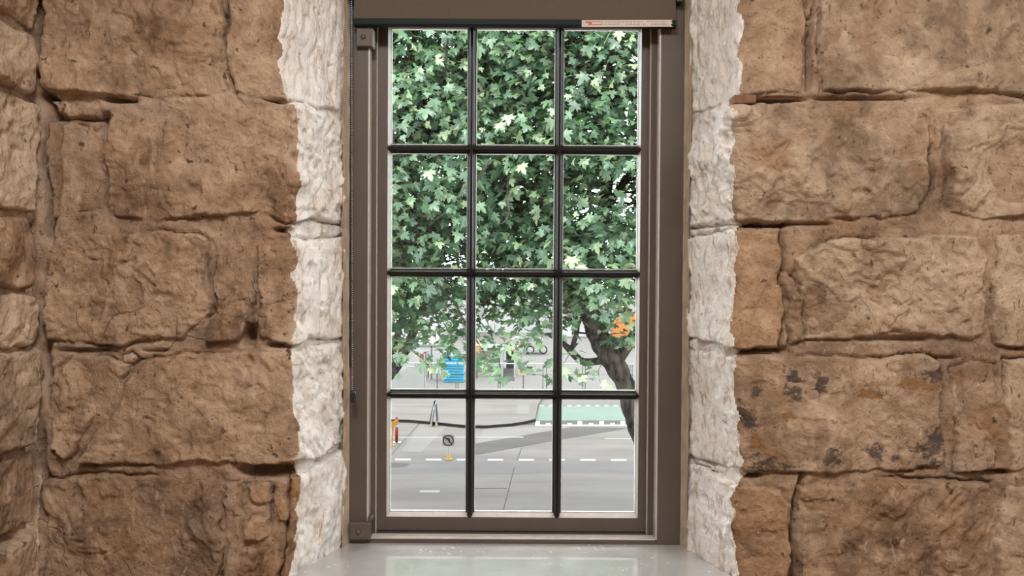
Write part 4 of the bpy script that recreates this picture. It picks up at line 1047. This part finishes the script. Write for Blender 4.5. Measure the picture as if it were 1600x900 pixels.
def make_tree(name, label, trunk, limbs, centre, radii, n_clusters, seed, extra=()):
    r_ = np.random.default_rng(seed); side_ = 1.0 if centre[0] > 0 else -1.0
    t0, rr = smooth_path(*trunk)
    root = empty(name, t0[0]); tag(root, label, 'tree', 'leafy trees in front of the window')
    tpart(root, 'trunk', MB().tube(t0, [r * (1 + 0.06 * math.sin(i * 1.7)) for i, r in enumerate(rr)], 12), M['bark'], True)
    nodes = list(t0)
    for L in limbs:
        a, b_ = smooth_path(*L); tpart(root, 'branch', MB().tube(a, b_, 8), M['bark'], True); nodes += [p for p, r in zip(a, b_) if r > 0.045]
    nodes = np.array([tuple(n) for n in nodes if n.z > 4.5])
    # leaf sprays: denser towards the outside of the crown, thinning out at its underside
    cl = []
    c0, R0 = np.array(centre), np.array(radii)
    while len(cl) < n_clusters:
        u = r_.normal(size=3); u /= np.linalg.norm(u); k = r_.uniform(0.30, 1.0) ** 0.55
        p = c0 + u * k * R0
        if p[0] * side_ < -0.7: continue
        zm = crown_floor(p)
        hgt = p[2] - zm
        if hgt < 0 or r_.uniform() > min(1.0, 0.50 + (hgt / 1.9) ** 1.3): continue
        if float(fbm(np.array([p[0]*0.55 + p[1]*0.2]), np.array([p[2]*0.55 + p[1]*0.35]), seed, 2)[0]) < -0.42 and p[2] < 11: continue
        cl.append(p)
    cl = np.array(cl + [tuple(e) for e in extra])
    tw = MB(); LC = []; LM = []
    for ci, p in enumerate(cl):
        d = np.linalg.norm(nodes - p, axis=1); nn = nodes[np.argmin(d + 0.6 * np.maximum(0, nodes[:, 2] - p[2]))]
        if ci % 2 == 0:
            mid = (nn + p) / 2 + r_.normal(size=3) * 0.15 + np.array([0, 0, 0.12])
            L_ = np.linalg.norm(p - nn)
            tw.tube([nn, nn*0.55 + mid*0.45 + r_.normal(size=3)*0.05, mid, mid*0.45 + p*0.55 + r_.normal(size=3)*0.05, p], [0.008 + 0.007*L_, 0.007 + 0.005*L_, 0.010, 0.007, 0.004], 4, cap=False)
        n = int(r_.integers(14, 24))
        outw = (p - c0); outw /= (np.linalg.norm(outw) + 1e-6)
        tilt = np.array([outw[0]*0.4, outw[1]*0.4 - 0.22, 0.95]) + r_.normal(size=3) * 0.2; tilt /= np.linalg.norm(tilt)
        for k in range(n):
            q_ = r_.normal(size=3) * np.array([0.36, 0.36, 0.36]); q_ -= tilt * q_.dot(tilt) * 0.62
            pos = p + q_
            if pos[2] < (5.1 if ci >= n_clusters else crown_floor(pos) - 0.15): continue
            nrm = tilt + q_ * 0.75 + r_.normal(size=3) * 0.42; nrm /= np.linalg.norm(nrm)
            dr = q_ * 1.4 + np.array([0, -0.1, -0.30]) + r_.normal(size=3) * 0.25; dr -= nrm * dr.dot(nrm); dr /= (np.linalg.norm(dr) + 1e-6)
            sx = np.cross(dr, nrm); sz = r_.uniform(0.15, 0.25) * (1.0 if k % 4 else 0.7)
            LC.append(pos); LM.append(np.stack([sx * sz, dr * sz, nrm * sz], 1))
    LC = np.array(LC); LM = np.array(LM)
    tag(tpart(root, 'twig', tw, M['bark'], True), kind='stuff')
    # the 300 leaves that show largest stand alone, the others are one part
    cmi = np.array(CMI); v = (LC - np.array(CAM)) @ cmi.T
    px = 800 + F * v[:, 0] / -v[:, 2]; py = 450 - F * v[:, 1] / -v[:, 2]
    size = np.linalg.norm(LM[:, :, 0], axis=1) / -v[:, 2] * np.abs(np.einsum('ij,ij->i', LM[:, :, 2] / np.linalg.norm(LM[:, :, 2], axis=1)[:, None], (LC - np.array(CAM)) / np.linalg.norm(LC - np.array(CAM), axis=1)[:, None]))
    size = np.where((px > 608) & (px < 998) & (py > 44) & (py < 660), size, 0)
    order = np.argsort(-size); big = order[:300]; rest = order[300:]
    for i in big:
        o_ = link('leaf', leaf_me, root)
        mw = np.eye(4); mw[:3, :3] = LM[i]; mw[:3, 3] = LC[i] - np.array(root.location)
        o_.matrix_basis = Matrix(mw.tolist())
    V = (np.einsum('nij,kj->nki', LM[rest], LV) + LC[rest][:, None, :]).reshape(-1, 3) - np.array(root.location)
    Fc = (LF[None] + (np.arange(len(rest)) * len(LV))[:, None, None]).reshape(-1, 3)
    fo = link('foliage', arrays_mesh('foliage', V, Fc, [M['foliage']], None, False), root); tag(fo, kind='stuff')
    return root

def pl(pts, Y0, Y1=None):
    n = len(pts); Y1 = Y0 if Y1 is None else Y1
    return [P(x, y, Y0 + (Y1 - Y0) * i / max(1, n - 1)) for i, (x, y) in enumerate(pts)]
YT = 18.0
trunkR = (pl([(1085, 899), (1046, 780), (1008, 690), (989, 640), (977, 600), (959, 567), (943, 540), (930, 512), (922, 480), (925, 430), (940, 340), (953, 260), (959, 200), (957, 140), (945, 60), (935, -60), (930, -250)], YT),
          [.40, .33, .275, .25, .225, .26, .265, .25, .22, .19, .15, .13, .11, .09, .08, .06, .03])
limbsR = [
    (pl([(950, 560), (932, 564.5), (912, 565), (900, 557), (890, 546), (881, 537), (872, 522), (860, 490)], YT), [.11, .09, .085, .085, .085, .06, .04, .015]),
    (pl([(892, 549), (898, 530), (902, 512), (898, 490), (894, 470), (892, 440), (880, 380), (872, 300), (850, 210), (840, 110)], YT, 16.5), [.065, .06, .055, .05, .05, .045, .04, .035, .03, .02]),
    (pl([(901, 516), (908, 498), (918, 470), (932, 440)], YT, 17.4), [.035, .03, .025, .015]),
    (pl([(922, 490), (905, 450), (890, 400), (862, 330), (838, 270), (822, 200), (812, 90)], YT, 14.5), [.14, .12, .10, .08, .06, .045, .02]),
    (pl([(953, 260), (930, 180), (905, 120), (878, 108), (850, 70)], YT, 12.8), [.10, .08, .065, .05, .02]),
    (pl([(940, 340), (985, 270), (1040, 200), (1100, 60)], YT, 16.5), [.10, .08, .06, .03]),
    (pl([(959, 200), (985, 130), (1010, 60), (1020, -60)], YT, 16.8), [.07, .055, .04, .02]),
    (pl([(960, 570), (1010, 500), (1080, 430), (1180, 330), (1260, 200)], YT, 18.5), [.15, .13, .10, .07, .03]),
]
trunkL = (pl([(440, 875), (462, 760), (490, 650), (512, 520), (540, 380), (560, 260), (585, 130), (600, 0), (610, -200)], 19.0), [.42, .36, .32, .27, .23, .18, .13, .09, .04])
limbsL = [
    (pl([(488, 660), (540, 625), (585, 600), (611, 580), (630, 552), (642, 528), (654, 500), (661, 470), (667, 430), (668, 380), (672, 320), (690, 240)], 19.0, 17.0), [.24, .21, .19, .17, .13, .11, .075, .065, .055, .05, .04, .02]),
    (pl([(600, 590), (617, 540), (627, 500), (636, 470), (645, 440), (652, 415)], 18.6, 17.6), [.10, .085, .07, .06, .045, .02]),
    (pl([(635, 474), (650, 457), (664, 440), (684, 420)], 17.9, 17.0), [.05, .04, .03, .015]),
    (pl([(512, 520), (580, 470), (626, 425), (640, 380), (652, 350), (668, 335)], 19.0, 13.0), [.16, .12, .085, .065, .045, .02]),
    (pl([(640, 385), (655, 370), (670, 352), (700, 330)], 15.0, 13.0), [.05, .04, .03, .012]),
    (pl([(540, 380), (600, 350), (626, 328), (634, 300), (643, 270), (655, 235), (675, 170), (692, 120), (700, 60)], 19.0, 12.6), [.14, .10, .08, .075, .06, .05, .04, .03, .015]),
    (pl([(655, 235), (690, 190), (724, 160), (760, 140)], 15.0, 12.6), [.045, .035, .025, .012]),
    (pl([(560, 260), (640, 200), (720, 130), (790, 60), (800, 10)], 19.0, 15.5), [.11, .08, .06, .035, .02]),
    (pl([(667, 420), (710, 460), (745, 470), (790, 480)], 17.3, 15.5), [.045, .04, .03, .012]),
    (pl([(540, 380), (470, 300), (380, 220), (300, 60)], 19.0, 18.0), [.12, .09, .06, .03]),
    (pl([(796, 262), (793, 300), (795, 330), (790, 345), (781, 350)], 13.5, 12.4), [.016, .02, .022, .018, .008]),
    (pl([(742, 285), (756, 265), (770, 250)], 13.0, 12.8), [.03, .03, .02]),
]
exR = [P(x, y, d) for x, y, d in ((915, 452, 15), (936, 446, 15.3), (957, 468, 15), (978, 458, 15.4), (942, 488, 15.2), (966, 497, 15.4), (988, 484, 15), (995, 512, 15.6), (922, 474, 15), (950, 455, 16), (985, 530, 16), (872, 583, 14), (878, 572, 14.3), (880, 592, 13.8), (936, 588, 16), (858, 528, 14.5))]
exL = [P(x, y, d) for x, y, d in ((762, 562, 14), (770, 570, 14.2), (756, 550, 14), (640, 552, 15), (622, 558, 15.5), (652, 542, 15), (690, 535, 15), (712, 530, 15), (735, 535, 14.5), (755, 528, 14.3))]
make_tree('maple_tree', 'leafy maple with leaning forked trunk standing right of the turning sign', trunkR, limbsR, (2.3, 16.8, 10.6), (4.4, 4.3, 5.2), 2100, 101, exR)
make_tree('maple_tree', 'leafy maple with long limb reaching over the grey hoarding', trunkL, limbsL, (-2.6, 17.0, 10.6), (4.4, 4.3, 5.2), 1900, 202, exL)
